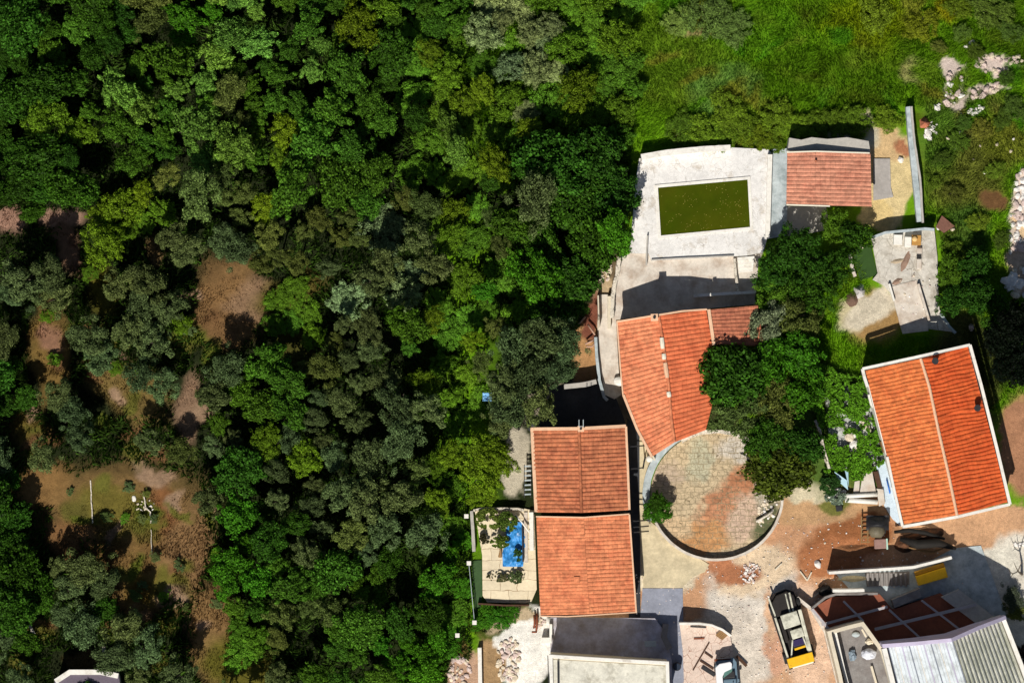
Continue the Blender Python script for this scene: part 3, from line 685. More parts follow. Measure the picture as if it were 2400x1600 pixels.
wall([(1992, 596), (1998, 630), (2004, 648)], .26, .45, m_beige, "crooked stone kerb left of the green turf rectangle", name="kerb_wall", rough=.05, sub=.3)
wall([(2205, 735), (2225, 765), (2240, 780)], .24, .6, m_bluec, "pale kerb at the lower right tip of the concrete platform", name="kerb_wall", rough=.03)
# circular terrace
t = thing("round_terrace", base(1678, 1160), "round stone paved terrace with a low rim wall, partly covered by reddish earth", "terrace")
CX, CY, RR = 1678, 1160, 149
nseg = 72
def circ(r, a0=0, a1=360, z=0, n=nseg): return [P(CX + r * 1.03 * math.cos(math.radians(a0 + (a1 - a0) * i / n)), CY + r * math.sin(math.radians(a0 + (a1 - a0) * i / n)), z) for i in range(n + 1)]
# floor with its own colour map: stone paving and blown earth
n = 130; gx, gy = np.meshgrid(np.linspace(-1, 1, n), np.linspace(-1, 1, n))
# square to disc
dx = gx * np.sqrt(1 - gy ** 2 / 2); dy = gy * np.sqrt(1 - gx ** 2 / 2)
px_ = CX + dx * RR * 1.03; py_ = CY + dy * RR
w = (fbm(px_ / 22, py_ / 22, 70) - .5)
def blob(cx, cy, rx, ry, rot):
    c_, s_ = math.cos(math.radians(rot)), math.sin(math.radians(rot)); ax = px_ - cx; ay = py_ - cy
    return np.clip((1.25 - np.sqrt(((ax * c_ + ay * s_) / rx) ** 2 + ((-ax * s_ + ay * c_) / ry) ** 2) + w * 1.1) * 2, 0, 1)
cstone = np.array(A(210, 188, 152)); colr = np.ones((n, n, 3)) * cstone
for b, c in (((1705, 1180, 120, 46, -52), A(202, 142, 104)), ((1760, 1120, 50, 26, 10), A(192, 130, 92)), ((1650, 1260, 60, 40, 0), A(206, 152, 100)), ((1750, 1210, 40, 60, 30), A(216, 186, 160)),
             ((1740, 1050, 60, 34, 0), A(216, 206, 190)), ((1800, 1150, 30, 60, 0), A(196, 186, 164)), ((1560, 1110, 40, 30, 0), A(204, 182, 156)), ((1585, 1230, 40, 24, 30), A(220, 190, 150)), ((1795, 1225, 24, 50, 30), A(100, 106, 70)), ((1640, 1080, 30, 50, 0), A(196, 190, 160))):
    k = blob(*b)[..., None]; colr = colr * (1 - k) + np.array(c) * k
colr *= (.8 + .4 * fbm(px_ / 9, py_ / 9, 77))[..., None]
m_disc = mat("round_terrace_paving", (0, 0, 0), attr=True, var=((3, .12), (16, .14)), cracks=(3.0, .05, A(120, 104, 76)), brick=(.8, .5, .03, A(160, 144, 112)), bump=(12, .05))
mound = .12 + .25 * blob(1700, 1190, 90, 26, -50) * .6 + (fbm(px_ / 8, py_ / 8, 71) - .5) * .12
cz = np.stack([(px_ - 1200) * S, (800 - py_) * S, mound], -1).reshape(-1, 3) - np.array(t['_base'])
ii = np.arange(n * n).reshape(n, n); ff = np.stack([ii[:-1, :-1], ii[1:, :-1], ii[1:, 1:], ii[:-1, 1:]], -1).reshape(-1, 4)
np_mesh("floor", cz, ff, m_disc, colr, t)
mb = MB(); mb.path(circ(RR + 2, -5, 168, .5), .22, -.3, .78); mb.build("rim_wall", m_beige, t, sub=.5, rough=.025)
mb = MB(); mb.path(circ(RR + 10, 158, 238, .5), .62, -.3, .42); mb.build("rim_path", m_bluec, t, sub=.5, rough=.01)
mb = MB(); mb.path(circ(RR, 238, 300, .5), .3, -.3, .5); mb.build("rim_stones", m_stonewall, t, sub=.3, rough=.08)

# ------------------------------------------------------------------ flat roofed building bottom centre
h = thing("flat_roofed_building", base(1430, 1570), "flat roofed building with pale stained roof slab at the bottom edge", "building")
q = PL([(1291, 1534), (1565, 1551), (1568, 1660), (1291, 1660)], 4.6)
mb = MB(); mb.prism([(p.x, p.y) for p in q], -.3, 4.3); mb.build("wall", m_plaster, h)
m_stain = mat("stained_roof_slab", A(226, 222, 206), var=((.5, .1), (2, .1), (9, .1)), col2=A(176, 170, 152), c2=(.8, .60, .08), bump=(14, .02))
q2 = PL([(1296, 1545), (1560, 1560), (1562, 1655), (1296, 1655)], 4.5)
mb = MB(); mb.prism([(p.x, p.y) for p in q2], 4.2, 4.36); mb.build("roof", m_stain, h)
mb = MB(); mb.path(PL([(1294, 1655), (1291, 1537), (1420, 1545), (1564, 1553), (1567, 1655)], 4.6), .30, 4.1, 4.62); mb.build("parapet", m_white, h, bevel=.02)
mb = MB(); mb.bar(P(1308, 1548, 4.5), P(1309, 1650, 4.5), .14, .3); mb.build("drain_channel", m_black, h)
mb = MB(); mb.bar(P(1284, 1535, 3.2), P(1287, 1650, 3.2), .08, .1); mb.build("gutter_pipe", m_black, h)
mb = MB(); mb.box(P(1524, 1508, 1.0), (1.0, .5, .30), 0.02); o = single(mb, "fuse_box", m_bluec, "small grey box lying on the shaded slab", "box", bevel=.02)
for i in range(3):
    pass
wall([(1291, 1462), (1291, 1502)], .24, 1.2, m_white, "white wall block at the left corner of the shaded slab", name="wall_block")
wall([(1270, 1500), (1293, 1500)], .5, .9, m_white, "low white kerb left of the shaded slab", name="kerb_wall")
wall([(1592, 1461), (1640, 1461), (1668, 1465), (1694, 1476), (1714, 1491)], .20, [1.6, 1.5, 1.4, 1.2, .9], m_white, "curved white wall around the pinkish rubble floor", name="curved_wall", rough=.02)
t = thing("barrel", base(1586, 1560), "dark round barrel standing on the shaded path beside the flat roofed building", "barrel")
mb = MB(); p = P(1586, 1560, 0); mb.tube([p, p + Vector((0, 0, .1)), p + Vector((0, 0, .45)), p + Vector((0, 0, .8)), p + Vector((0, 0, .9))], [.33, .36, .38, .36, .34], 20); mb.build("body", m_black, t)
mb = MB(); mb.tube([p + Vector((0, 0, .9)), p + Vector((0, 0, .93))], .30, 20); mb.build("lid", mat("dark_blue_plastic", (.02, .03, .05), rough=.35, bump=None), t)
wall([(1561, 1462), (1556, 1492), (1570, 1520)], .5, .8, m_darkcon, "low dark kerb block beside the shaded path", name="kerb_block")

# debris on the rubble floor
def plank(x0, y0, x1, y1, w, m, label, z=.25, h=.07, name="plank", cat="plank", group=None):
    mb = MB(); mb.bar(P(x0, y0, z), P(x1, y1, z), w, h); return single(mb, name, m, label, cat, group, bevel=.008)
m_rust = mat("rusty_brown_metal", A(136, 74, 48), var=((3, .3), (20, .2)), bump=(20, .01), rough=.7)
m_dwood = mat("dark_timber", A(84, 58, 42), var=((3, .25), (20, .2)), bump=(20, .01))
plank(1626, 1496, 1651, 1495, .14, m_rust, "short red brown plank on the pinkish rubble floor")
plank(1624, 1570, 1662, 1505, .11, m_dwood, "long dark stick lying diagonally on the rubble floor", name="stick", cat="stick")
plank(1618, 1467, 1655, 1469, .14, m_black, "black bar along the top of the rubble floor", name="metal_bar", cat="bar")
plank(1652, 1528, 1670, 1541, .14, m_dwood, "upper short dark beam left of the white vehicle", name="beam", cat="beam")
plank(1641, 1547, 1672, 1567, .17, m_dwood, "lower dark beam left of the white vehicle", name="beam", cat="beam")
plank(1645, 1562, 1676, 1582, .32, m_black, "wide black plank lying left of the white vehicle")
plank(1726, 1536, 1750, 1560, .26, m_dwood, "dark beam sticking out to the right of the white vehicle", name="beam", cat="beam")
t = thing("pallet", base(1690, 1488), "tilted pale pallet on the rubble floor above the white vehicle", "pallet")
for i in range(5):
    k = i / 4; mb = MB(); mb.bar(P(1678 + 14 * k, 1489 + 9 * k, .4), P(1692 + 14 * k, 1476 + 9 * k, .4), .13, .04); mb.build("slat", m_wood, t)
for k in (0, 1):
    mb = MB(); mb.bar(P(1678 + 14 * k, 1476 + 13 * (1 - k), .32), P(1692 + 14 * k, 1485 + 13 * (1 - k), .32), .1, .1)
mb = MB(); mb.bar(P(1679, 1488, .32), P(1693, 1498, .32), .1, .1); mb.bar(P(1691, 1476, .32), P(1706, 1486, .32), .1, .1); mb.build("runner", m_wood, t)

# ------------------------------------------------------------------ vehicles (built round the origin, then placed)
def local_thing(name, label, cat): 
    o = bpy.data.objects.new(name, None); C.objects.link(o); o['_base'] = (0, 0, 0); return tag(o, label, cat)
def wheel(parent, x, y, z, r, w, nm="wheel"):
    mb = MB(); mb.tube([(x - w / 2, y, z), (x - w / 2 + .04, y, z), (x + w / 2 - .04, y, z), (x + w / 2, y, z)], [r * .9, r, r, r * .9], 24)
    o = mb.build(nm, mat("tyre_rubber", (.02, .02, .02), rough=.9, bump=(20, .01)), parent)
    mb = MB(); mb.tube([(x - w / 2 - .01, y, z), (x + w / 2 + .01, y, z)], r * .5, 16); mb.build("rim", m_bluec, o)
    return o
m_yel = mat("yellow_paint", A(246, 190, 24), rough=.45, var=((2, .1), (12, .1)), bump=(14, .004), col2=A(190, 130, 30), c2=(2.0, .66, .06))
m_gpan = mat("dusty_grey_paint", A(222, 220, 200), rough=.6, var=((2, .12), (12, .1)), col2=A(156, 154, 138), c2=(1.5, .56, .1), bump=(14, .006))
m_oil = mat("oily_dark_steel", (.016, .012, .010), rough=.5, var=((3, .3),), bump=(14, .01))
# dumper: y forward (up in the picture)
v = local_thing("dumper_truck", "old grey dumper truck with a yellow beam at its rear, parked on the dirt yard", "dumper truck")
mb = MB(); mb.prism([(-1.15, -3.3), (1.2, -3.3), (1.3, 1.6), (1.1, 3.2), (.5, 3.6), (-.6, 3.5), (-1.25, 2.8), (-1.35, 1.5)], .45, .8); mb.build("chassis", m_oil, v, bevel=.04)
mb = MB(); mb.prism([(-1.0, 1.5), (1.0, 1.5), (1.0, 2.9), (.5, 3.4), (-.5, 3.3), (-1.0, 2.8)], .8, 1.25); mb.build("engine_bay", m_oil, v, bevel=.05)
for x in (-1.05, -.98): pass
for (x0, x1, w_) in ((-1.2, -1.05, .14), (.32, .25, .12), (.68, .55, .15)):
    mb = MB(); mb.bar((x1, 1.4, 1.32), (x0, 3.25, 1.2), w_, .1); mb.build("rail", m_gpan, v, bevel=.01)
mb = MB(); mb.box((.1, .95, 1.55), (1.5, 1.25, .5), .03); mb.build("cab_panel", m_gpan, v, bevel=.06)
mb = MB(); mb.box((.35, -.35, 1.45), (1.1, .8, .35), .03); mb.build("seat_panel", m_gpan, v, bevel=.06)
mb = MB(); mb.box((-.75, .2, 1.0), (.5, 2.2, .3)); mb.build("fuel_tank", m_oil, v, bevel=.05)
mb = MB(); mb.bar((-1.12, 1.5, 1.3), (-1.0, -2.6, 1.25), .17, .45); mb.build("side_panel", m_gpan, v, bevel=.02)
mb = MB(); mb.bar((1.12, 1.6, 1.3), (1.02, -2.6, 1.25), .30, .45); mb.build("side_panel", m_gpan, v, bevel=.02)
mb = MB(); mb.bar((-.2, -.8, 1.4), (-.85, -2.6, 1.3), .12, .1); mb.bar((.75, -.7, 1.4), (.9, -2.6, 1.3), .12, .1); mb.build("lift_arm", m_gpan, v)
mb = MB(); mb.box((.25, -1.15, 1.15), (1.0, .55, .2)); mb.build("hopper", mat("dark_violet_paint", (.03, .02, .08), rough=.4, bump=None), v, bevel=.03)
mb = MB(); mb.box((.25, -1.65, 1.3), (1.0, .18, .1), .03); mb.build("crossbar", m_yel, v, bevel=.01)
mb = MB(); mb.box((0, -2.68, 1.45), (2.3, .85, .45), .0); mb.build("rear_beam", m_yel, v, bevel=.04)
mb = MB(); mb.box((.1, -3.15, 1.1), (1.9, .2, .25), .0); mb.build("bumper", m_white, v, bevel=.03)
for x in (-1.2, 1.2):
    wheel(v, x, 2.2, .55, .55, .35); wheel(v, x, -2.2, .55, .55, .35)
p = P(1856, 1476, 1); v.location = (p.x, p.y, 0); v.rotation_euler = (0, 0, math.radians(16))
# light truck
m_wp = mat("white_car_paint", A(250, 250, 250), rough=.3, var=((1, .03),), bump=None, spec=.5)
m_bp = mat("blue_grey_plastic", A(108, 132, 148), rough=.4, var=((1, .1), (6, .05)), bump=None, spec=.4)
v = local_thing("utility_truck", "small white utility truck with a blue grey hood, cut by the bottom edge", "truck")
mb = MB(); mb.prism([(-.95, -2.4), (.95, -2.4), (.95, 1.5), (.7, 1.9), (-.7, 1.9), (-.95, 1.5)], .4, .95); mb.build("body", m_bp, v, bevel=.08)
mb = MB(); mb.prism([(-.98, -2.2), (-.35, -2.2), (-.40, .35), (-.2, .75), (.45, 1.0), (.5, 1.45), (.35, 1.62), (-.6, 1.5), (-.98, 1.2)], 1.5, 1.7); mb.build("roof_panel", m_wp, v, bevel=.06)
mb = MB(); mb.prism([(-.38, .2), (.45, .75), (.5, 1.0), (-.2, .8)], 1.46, 1.60); mb.build("visor", mat("green_glass", (.10, .20, .17), rough=.15, bump=None, spec=.5), v, bevel=.02)
mb = MB(); mb.prism([(-.95, -2.3), (.75, -2.3), (.80, .1), (-.4, .1)], .95, 1.35); mb.build("hood", m_bp, v, bevel=.12)
mb = MB(); mb.box((.1, .45, 1.1), (1.2, .6, .3)); mb.build("dashboard", m_black, v, bevel=.05)
mb = MB(); mb.box((-.25, 1.78, .8), (1.5, .2, .3)); mb.build("bumper", m_rust, v, bevel=.05)
for (x, y) in ((-.9, 1.4), (.5, 1.4), (-.9, -1.2), (.5, -.2)):
    mb = MB(); mb.bar((x, y, .9), (x, y, 1.5), .07); mb.build("pillar", m_black, v)
for x in (-.92, .92): wheel(v, x, 1.1, .36, .36, .22); wheel(v, x, -1.6, .36, .36, .22)
mb = MB(); mb.box((.98, -.1, 1.1), (.16, .3, .2)); mb.build("mirror", m_bp, v, bevel=.03)
p = P(1704, 1592, 1); v.location = (p.x, p.y, .16); v.rotation_euler = (0, 0, math.radians(4))

# rusty machine near the right house
v = local_thing("cement_mixer_trailer", "rusty cement mixer trailer with ladder frame, standing on the brown soil", "trailer")
mb = MB()
for x in (-1.3, -.75): mb.bar((x, -1.1, .7), (x, 1.25, .7), .12, .12)
mb.build("frame", m_wood, v)
for i in range(6):
    y = -1.0 + i * .38; mb = MB(); mb.bar((-1.3, y, .74), (-.55, y + .02, .74), .10, .08); mb.build("rung", m_wood, v)
mb = MB(); mb.tube([(0, -.6, .8), (.02, -.2, .8), (.05, .3, .8), (.08, .6, .8)], [.45, .72, .7, .35], 20); mb.build("drum", mat("dusty_drum", A(112, 104, 84), rough=.6, var=((3, .2), (14, .2)), bump=(14, .01)), v, smooth=True)
mb = MB(); mb.grid(lambda u, w_: ((u - .5) * 2.0 + .1, .7 + (w_ - .5) * 1.3, .9 + .8 * math.sin(math.pi * u) * math.sin(math.pi * min(1, w_ * 1.1)) + .1 * mnoise.noise(Vector((u * 5, w_ * 5, 1)))), 24, 18); mb.build("tarpaulin", mat("black_tarp", (.014, .014, .016), rough=.6, var=((3, .3),), bump=(8, .02)), v, smooth=True)
mb = MB(); mb.box((.35, -1.15, .75), (1.1, .85, .5), .05); mb.build("engine_cover", mat("pinkish_brown_paint", A(156, 122, 112), rough=.6, var=((3, .15), (18, .15)), bump=(10, .01)), v, bevel=.08)
mb = MB(); mb.box((.92, -1.15, .8), (.14, .95, .55), .05); mb.build("side_plate", mat("mint_paint", A(190, 226, 206), rough=.5, bump=None), v, bevel=.03)
for x in (-.5, .75): wheel(v, x, .1, .4, .4, .2)
p = P(2054, 1243, .8); v.location = (p.x, p.y, 0); v.rotation_euler = (0, 0, 0)

# ------------------------------------------------------------------ spoil pit, long wall, yellow container
m_mound = mat("dark_earth_spoil", A(120, 78, 50), var=((1.5, .3), (8, .25)), col2=(.03, .02, .014), c2=(.9, .5, .1), bump=(6, .08))
def mound_obj(cx, cy, rx, ry, h_, rot, m, label, name="soil_mound", cat="mound", seed=1, n=40, group=None, z0=0.0):
    p = P(cx, cy, h_ / 2); a = math.radians(rot); mb = MB()
    vs_ = []; fs = []
    for j in range(n // 2 + 1):
        for i in range(n):
            t_ = 2 * math.pi * i / n; r = j / (n // 2)
            k = 1 + .25 * mnoise.noise(Vector((math.cos(t_) * 1.5, math.sin(t_) * 1.5, seed)))
            x = math.cos(t_) * r * rx * S * k; y = math.sin(t_) * r * ry * S * k
            z = h_ * (math.cos(r * math.pi) * .5 + .5) + .22 * h_ * mnoise.noise(Vector((x * 2.2, y * 2.2, seed))) * (1 - r) - .08 * r + .12 * h_ * mnoise.noise(Vector((x * 6, y * 6, seed))) * (1 - r)
            vs_.append((p.x + x * math.cos(a) - y * math.sin(a), p.y + x * math.sin(a) + y * math.cos(a), z + z0))
    for j in range(n // 2):
        for i in range(n): fs.append((j * n + i, j * n + (i + 1) % n, (j + 1) * n + (i + 1) % n, (j + 1) * n + i))
    mb.add(vs_, fs); return single(mb, name, m, label, cat, group, smooth=True)
mound_obj(2160, 1258, 66, 20, .9, 12, m_mound, "long ridge of dark brown earth between the right house and the long white wall", seed=3)
mound_obj(2120, 1275, 30, 22, .7, -10, m_mound, "dark earth heap beside the rusty trailer", seed=5)
mound_obj(1995, 1290, 60, 18, .35, 6, mat("brown_soil", A(170, 116, 76), var=((1.5, .2), (8, .2)), bump=(6, .06)), "low mound of brown soil left of the rusty trailer", seed=8)
def log(pts, r, m, label, name="log", cat="log", group=None):
    mb = MB(); mb.tube([P(x, y, z) for x, y, z in pts], r, 9); return single(mb, name, m, label, cat, group, smooth=True)
m_nearblack = mat("near_black_rough", (.012, .010, .008), rough=.8, var=((3, .4), (20, .3)), bump=(14, .02))  # near-black all over; logs, heap and bundle share it
log([(2096, 1246, .7), (2130, 1242, 1.0), (2170, 1248, .9), (2214, 1262, .6)], [.14, .2, .18, .12], m_nearblack, "near-black curved log along the top of the dark earth ridge")
log([(2110, 1262, .7), (2150, 1275, 1.1), (2200, 1272, 1.0), (2240, 1285, .5)], [.2, .42, .38, .14], m_nearblack, "thick near-black log across the middle of the dark earth ridge")
log([(2130, 1282, .5), (2160, 1290, .6), (2188, 1293, .6), (2210, 1284, .5)], [.07, .10, .11, .06], m_wood, "pale brown branch below the near-black logs", name="branch", cat="branch")
t = wall([(1943, 1342), (2040, 1336), (2140, 1329), (2185, 1318), (2231, 1306)], .24, 2.3, m_white, "long bent white topped wall above the shaded courtyard", name="long_wall")
wall([(1952, 1384), (1985, 1384), (2026, 1383)], .26, 2.0, m_white, "short white topped wall at the upper left of the courtyard", name="short_wall")
mound_obj(2000, 1355, 50, 12, .3, 0, mat("cream_rubble", A(216, 200, 160), var=((1.5, .2), (8, .25)), bump=(6, .06)), "cream rubble strip under the long white topped wall", name="rubble_strip", cat="rubble", seed=12)
t = thing("skip_container", base(2180, 1343), "yellow skip container standing in the shaded courtyard", "container")
q = PL([(2146, 1350), (2215, 1328), (2222, 1352), (2153, 1372)], 1)
mb = MB(); mb.prism([(p_.x, p_.y) for p_ in q], .1, 1.1); mb.build("body", m_yel, t, bevel=.05)
q = PL([(2143, 1340), (2212, 1318), (2215, 1327), (2146, 1349)], 1)
mb = MB(); mb.prism([(p_.x, p_.y) for p_ in q], .1, .9); mb.build("end_flap", mat("dark_mustard_paint", A(170, 124, 20), rough=.5, bump=None), t, bevel=.03)
t = thing("metal_sheets", base(2080, 1355), "row of dark blue corrugated sheets leaning under the long white topped wall", "metal sheets")
for i in range(9):
    x = 2034 + i * 11; mb = MB(); mb.tube([P(x, 1342, .5), P(x + 1, 1372, .12)], .12, 8); mb.build("rib", m_darkcon, t)
q = PL([(2028, 1342), (2132, 1338), (2132, 1370), (2032, 1374)], .3)
mb = MB(); mb.prism([(p_.x, p_.y) for p_ in q], -.1, [.1, .1, .1, .1]); mb.build("sheet", m_darkcon, t)

# ------------------------------------------------------------------ unfinished warehouse bottom right
h = thing("warehouse", base(2230, 1520), "warehouse with pale corrugated metal roof and an open tiled bay, bottom right corner", "warehouse")
ZP = 9.0; ZR = 9.0
m_corr = mat("pale_metal_roofing", A(222, 230, 234), rough=.45, var=((.6, .08), (5, .06)), bump=None, spec=.4, col2=A(184, 190, 190), c2=(.8, .55, .1))
m_corr2 = mat("weathered_metal_roofing", A(240, 240, 228), rough=.5, var=((.6, .08), (5, .08)), bump=None, spec=.4, col2=A(210, 212, 196), c2=(.8, .5, .1))
m_lil = mat("lilac_painted_parapet", A(206, 196, 220), var=((1, .08), (6, .06)), bump=(14, .01))
m_rpan = mat("red_brown_floor_tiles", A(150, 84, 58), rough=.6, var=((.7, .2), (4, .15)), bump=(14, .01))
m_seam = mat("dark_roof_seam", A(150, 150, 140), rough=.6, bump=None); m_seam2 = mat("grey_roof_seam", A(140, 146, 160), rough=.6, bump=None)
def corrug(pts, zs, name, m, pitch, amp, ribw):
    a, b, c, d = [P(x, y, z_) for (x, y), z_ in zip(pts, zs)]      # top left, top right, bottom right, bottom left
    L_ = (a - b).length; n = int(L_ / pitch); pr = [0] * 2 + [1] * 2
    us = []
    for i in range(n): us += [(i / n, 0), ((i + 1 - ribw - .08) / n, 0), ((i + 1 - ribw) / n, 1), ((i + 1 - .08) / n, 1)]
    us.append((1, 0)); vs_ = []
    for v_ in (0, 1):
        for u, k in us:
            p_ = a.lerp(b, u).lerp(d.lerp(c, u), v_); vs_.append((p_.x, p_.y, p_.z - .25 - .2 * v_ + amp * k))
    for i in range(n + 1):
        sm = (m_seam if m is m_corr2 else (m_seam2, m_white, m_lil)[i % 3])
        e0 = a.lerp(b, (i - (.0 if i else -.1)) / n); e1 = d.lerp(c, (i - (.0 if i else -.1)) / n); k_ = MB(); k_.bar(e0 + Vector((0, 0, -.2)), e1 + Vector((0, 0, -.4)), .10 if m is m_corr2 else .09, .06); k_.build("seam", sm, h)
    n2 = len(us); mb = MB(); mb.add(vs_, [(i, i + 1, n2 + i + 1, n2 + i) for i in range(n2 - 1)]); return mb.build(name, m, h)
corrug([(2080, 1515), (2232, 1500), (2290, 1680), (2125, 1690)], [6.6, ZR, ZR, 6.6], "roof_sheet", m_corr, .62, .16, .4)
corrug([(2232, 1500), (2346, 1453), (2425, 1660), (2290, 1680)], [ZR, 4.2, 4.2, ZR], "roof_sheet", m_corr2, .52, .20, .42)
q = [P(x, y, z_) for x, y, z_ in ((2070, 1514, 6.4), (2230, 1499, ZR), (2356, 1446, 4), (2440, 1680, 4), (2290, 1685, ZR), (2110, 1690, 6.4))]
mb = MB(); mb.prism([(p_.x, p_.y) for p_ in q], -.2, [5.9, ZR - .6, 3.5, 3.5, ZR - .6, 5.9]); mb.build("wall", m_white, h)
mb = MB(); mb.path([P(x, y, z_) for x, y, z_ in ((2068, 1513, 7), (2150, 1507, 8.2), (2230, 1499, 9.5), (2295, 1470, 7), (2358, 1446, 4.6))], .34, 3.2, [7.0, 8.2, 9.5, 7.0, 4.6]); mb.build("parapet", m_lil, h, bevel=.02)
mb = MB(); mb.path(PL([(2352, 1450), (2395, 1560), (2432, 1660)], 4.4), .36, 3.2, 4.5); mb.build("side_parapet", m_white, h, bevel=.02)
mb = MB(); mb.path(PL([(2072, 1518), (2090, 1590), (2112, 1680)], 6.6), .42, 5.5, 6.9); mb.build("side_parapet", m_white, h, bevel=.02)
# open bay floor with beams
zf = 1.0
q = PL([(1902, 1426), (1950, 1398), (2062, 1392), (2092, 1428), (2170, 1402), (2205, 1390), (2290, 1455), (2340, 1450), (2300, 1500), (2100, 1540), (2060, 1535), (2010, 1470), (1945, 1485)], zf)
mb = MB(); mb.prism([(p_.x, p_.y) for p_ in q], -.2, zf); mb.build("bay_floor", m_rpan, h)
m_beam = mat("grey_steel_beam", A(186, 180, 182), rough=.6, var=((2, .1),), bump=(14, .01))
for i, (x0, y0, x1, y1, w_) in enumerate(((1926, 1463, 2080, 1421, .22), (2050, 1474, 2288, 1416, .26), (1977, 1408, 2024, 1455, .18), (2084, 1428, 2162, 1499, .18), (2160, 1406, 2254, 1478, .18), (1903, 1426, 1946, 1478, .24))):
    mb = MB(); mb.bar(P(x0, y0, zf + .5 + .012 * i), P(x1, y1, zf + .5 + .012 * i), w_, .25); mb.build("beam", m_beam, h, bevel=.01)
q = PL([(2205, 1398), (2247, 1380), (2328, 1443), (2290, 1462)], zf + .3)
mb = MB(); mb.prism([(p_.x, p_.y) for p_ in q], zf + .1, zf + .42); mb.build("floor_slab", m_conc, h, bevel=.02)
q = PL([(2090, 1405), (2155, 1378), (2160, 1398), (2096, 1424)], zf + .3)
mb = MB(); mb.prism([(p_.x, p_.y) for p_ in q], .1, zf + .45); mb.build("stair_block", m_darkcon, h, bevel=.02)
mb = MB(); mb.path(PL([(1903, 1426), (1935, 1400), (1960, 1392), (2058, 1391)], 1.8), .2, -.2, 1.6); mb.build("bay_wall", m_darkcon, h)
# open store room with walls
h2 = thing("store_room", base(2010, 1530), "roofless cream walled store room full of junk, left of the warehouse", "store room")
mb = MB(); mb.path(PL([(1990, 1690), (1968, 1580), (1944, 1482), (1985, 1470), (2022, 1461), (2068, 1524), (2090, 1600), (2110, 1690)], 4.4), .34, -.1, 4.4); mb.build("wall", m_plaster, h2, bevel=.02)
mb = MB(); mb.path(PL([(2010, 1690), (1978, 1570), (1958, 1482)], 4.4), .28, -.1, 4.2); mb.build("inner_wall", m_white, h2, bevel=.02)
mb = MB(); mb.bar(P(1951, 1482, 4.44), P(1994, 1640, 4.44), .13, .12); mb.build("handrail", m_black, h2)
q = PL([(1946, 1484), (2020, 1463), (2066, 1526), (2105, 1690), (1995, 1690)], 3.2)
mb = MB(); mb.prism([(p_.x, p_.y) for p_ in q], -.2, 3.2); mb.build("floor", m_darkcon, h2)
def blobby(cx, cy, z, r, sq, m, label, name, cat, seed=1, amp=.3, group=None, lev=3):
    bm = bmesh.new(); bmesh.ops.create_icosphere(bm, subdivisions=lev, radius=1)
    for v_ in bm.verts:
        k = 1 + amp * mnoise.noise(v_.co * 1.5 + Vector((seed, 0, 0))) + amp * .5 * mnoise.noise(v_.co * 4 + Vector((seed, 0, 0)))
        v_.co = Vector((v_.co.x * sq[0], v_.co.y * sq[1], v_.co.z * sq[2])) * r * k
    zm = min(v_.co.z for v_ in bm.verts)
    me = bpy.data.meshes.new(name); bm.to_mesh(me); bm.free(); me.materials.append(m)
    o = bpy.data.objects.new(name, me); C.objects.link(o); p_ = P(cx, cy, z + r * sq[2]); o.location = (p_.x, p_.y, z - zm - .05)
    return tag(o, label, cat, group)
m_bag = mat("white_plastic_bag", A(222, 224, 232), rough=.5, var=((2, .1),), bump=(5, .03))
blobby(2036, 1532, 3.2, .62, (1, .8, .7), m_bag, "bulging white sack in the roofless store room", "sack", "sack", 4)
blobby(1998, 1535, 3.2, .42, (.7, 1.2, .6), mat("blue_grey_sheet", A(140, 156, 168), rough=.5, bump=(6, .03)), "crumpled blue grey sheet beside the white sack", "crumpled_sheet", "sheet", 7, .5)
blobby(2038, 1503, 3.2, .3, (1.2, .8, .8), m_plaster, "beige bundle above the white sack in the store room", "bundle", "bundle", 9, .5)
blobby(2006, 1486, 3.2, .3, (1.2, .8, .6), m_bluec, "round grey basin near the top wall of the store room", "basin", "basin", 11, .1)
plank(2020, 1474, 2030, 1492, .16, m_plaster, "cream board leaning at the top right of the store room", z=3.8)
plank(2042, 1560, 2062, 1630, .2, m_plaster, "pink board lying at the bottom of the store room", z=3.5)
wall([(1868, 1400), (1903, 1428), (1935, 1480), (1962, 1590), (1985, 1680)], .3, .9, m_beige, "beige retaining kerb along the left side of the store room", name="retaining_kerb")
mb = MB(); mb.path(PL([(1952, 1530), (1958, 1552), (1962, 1566)], .2), .3, 0, .1)
plank(1906, 1398, 1925, 1384, .1, m_plaster, "pale plank end by the left tip of the courtyard", z=.3)
blobby(1934, 1384, 0, .5, (1.2, 1, .9), m_nearblack, "black heap at the upper left corner of the courtyard", "tarp_heap", "heap", 15, .4)

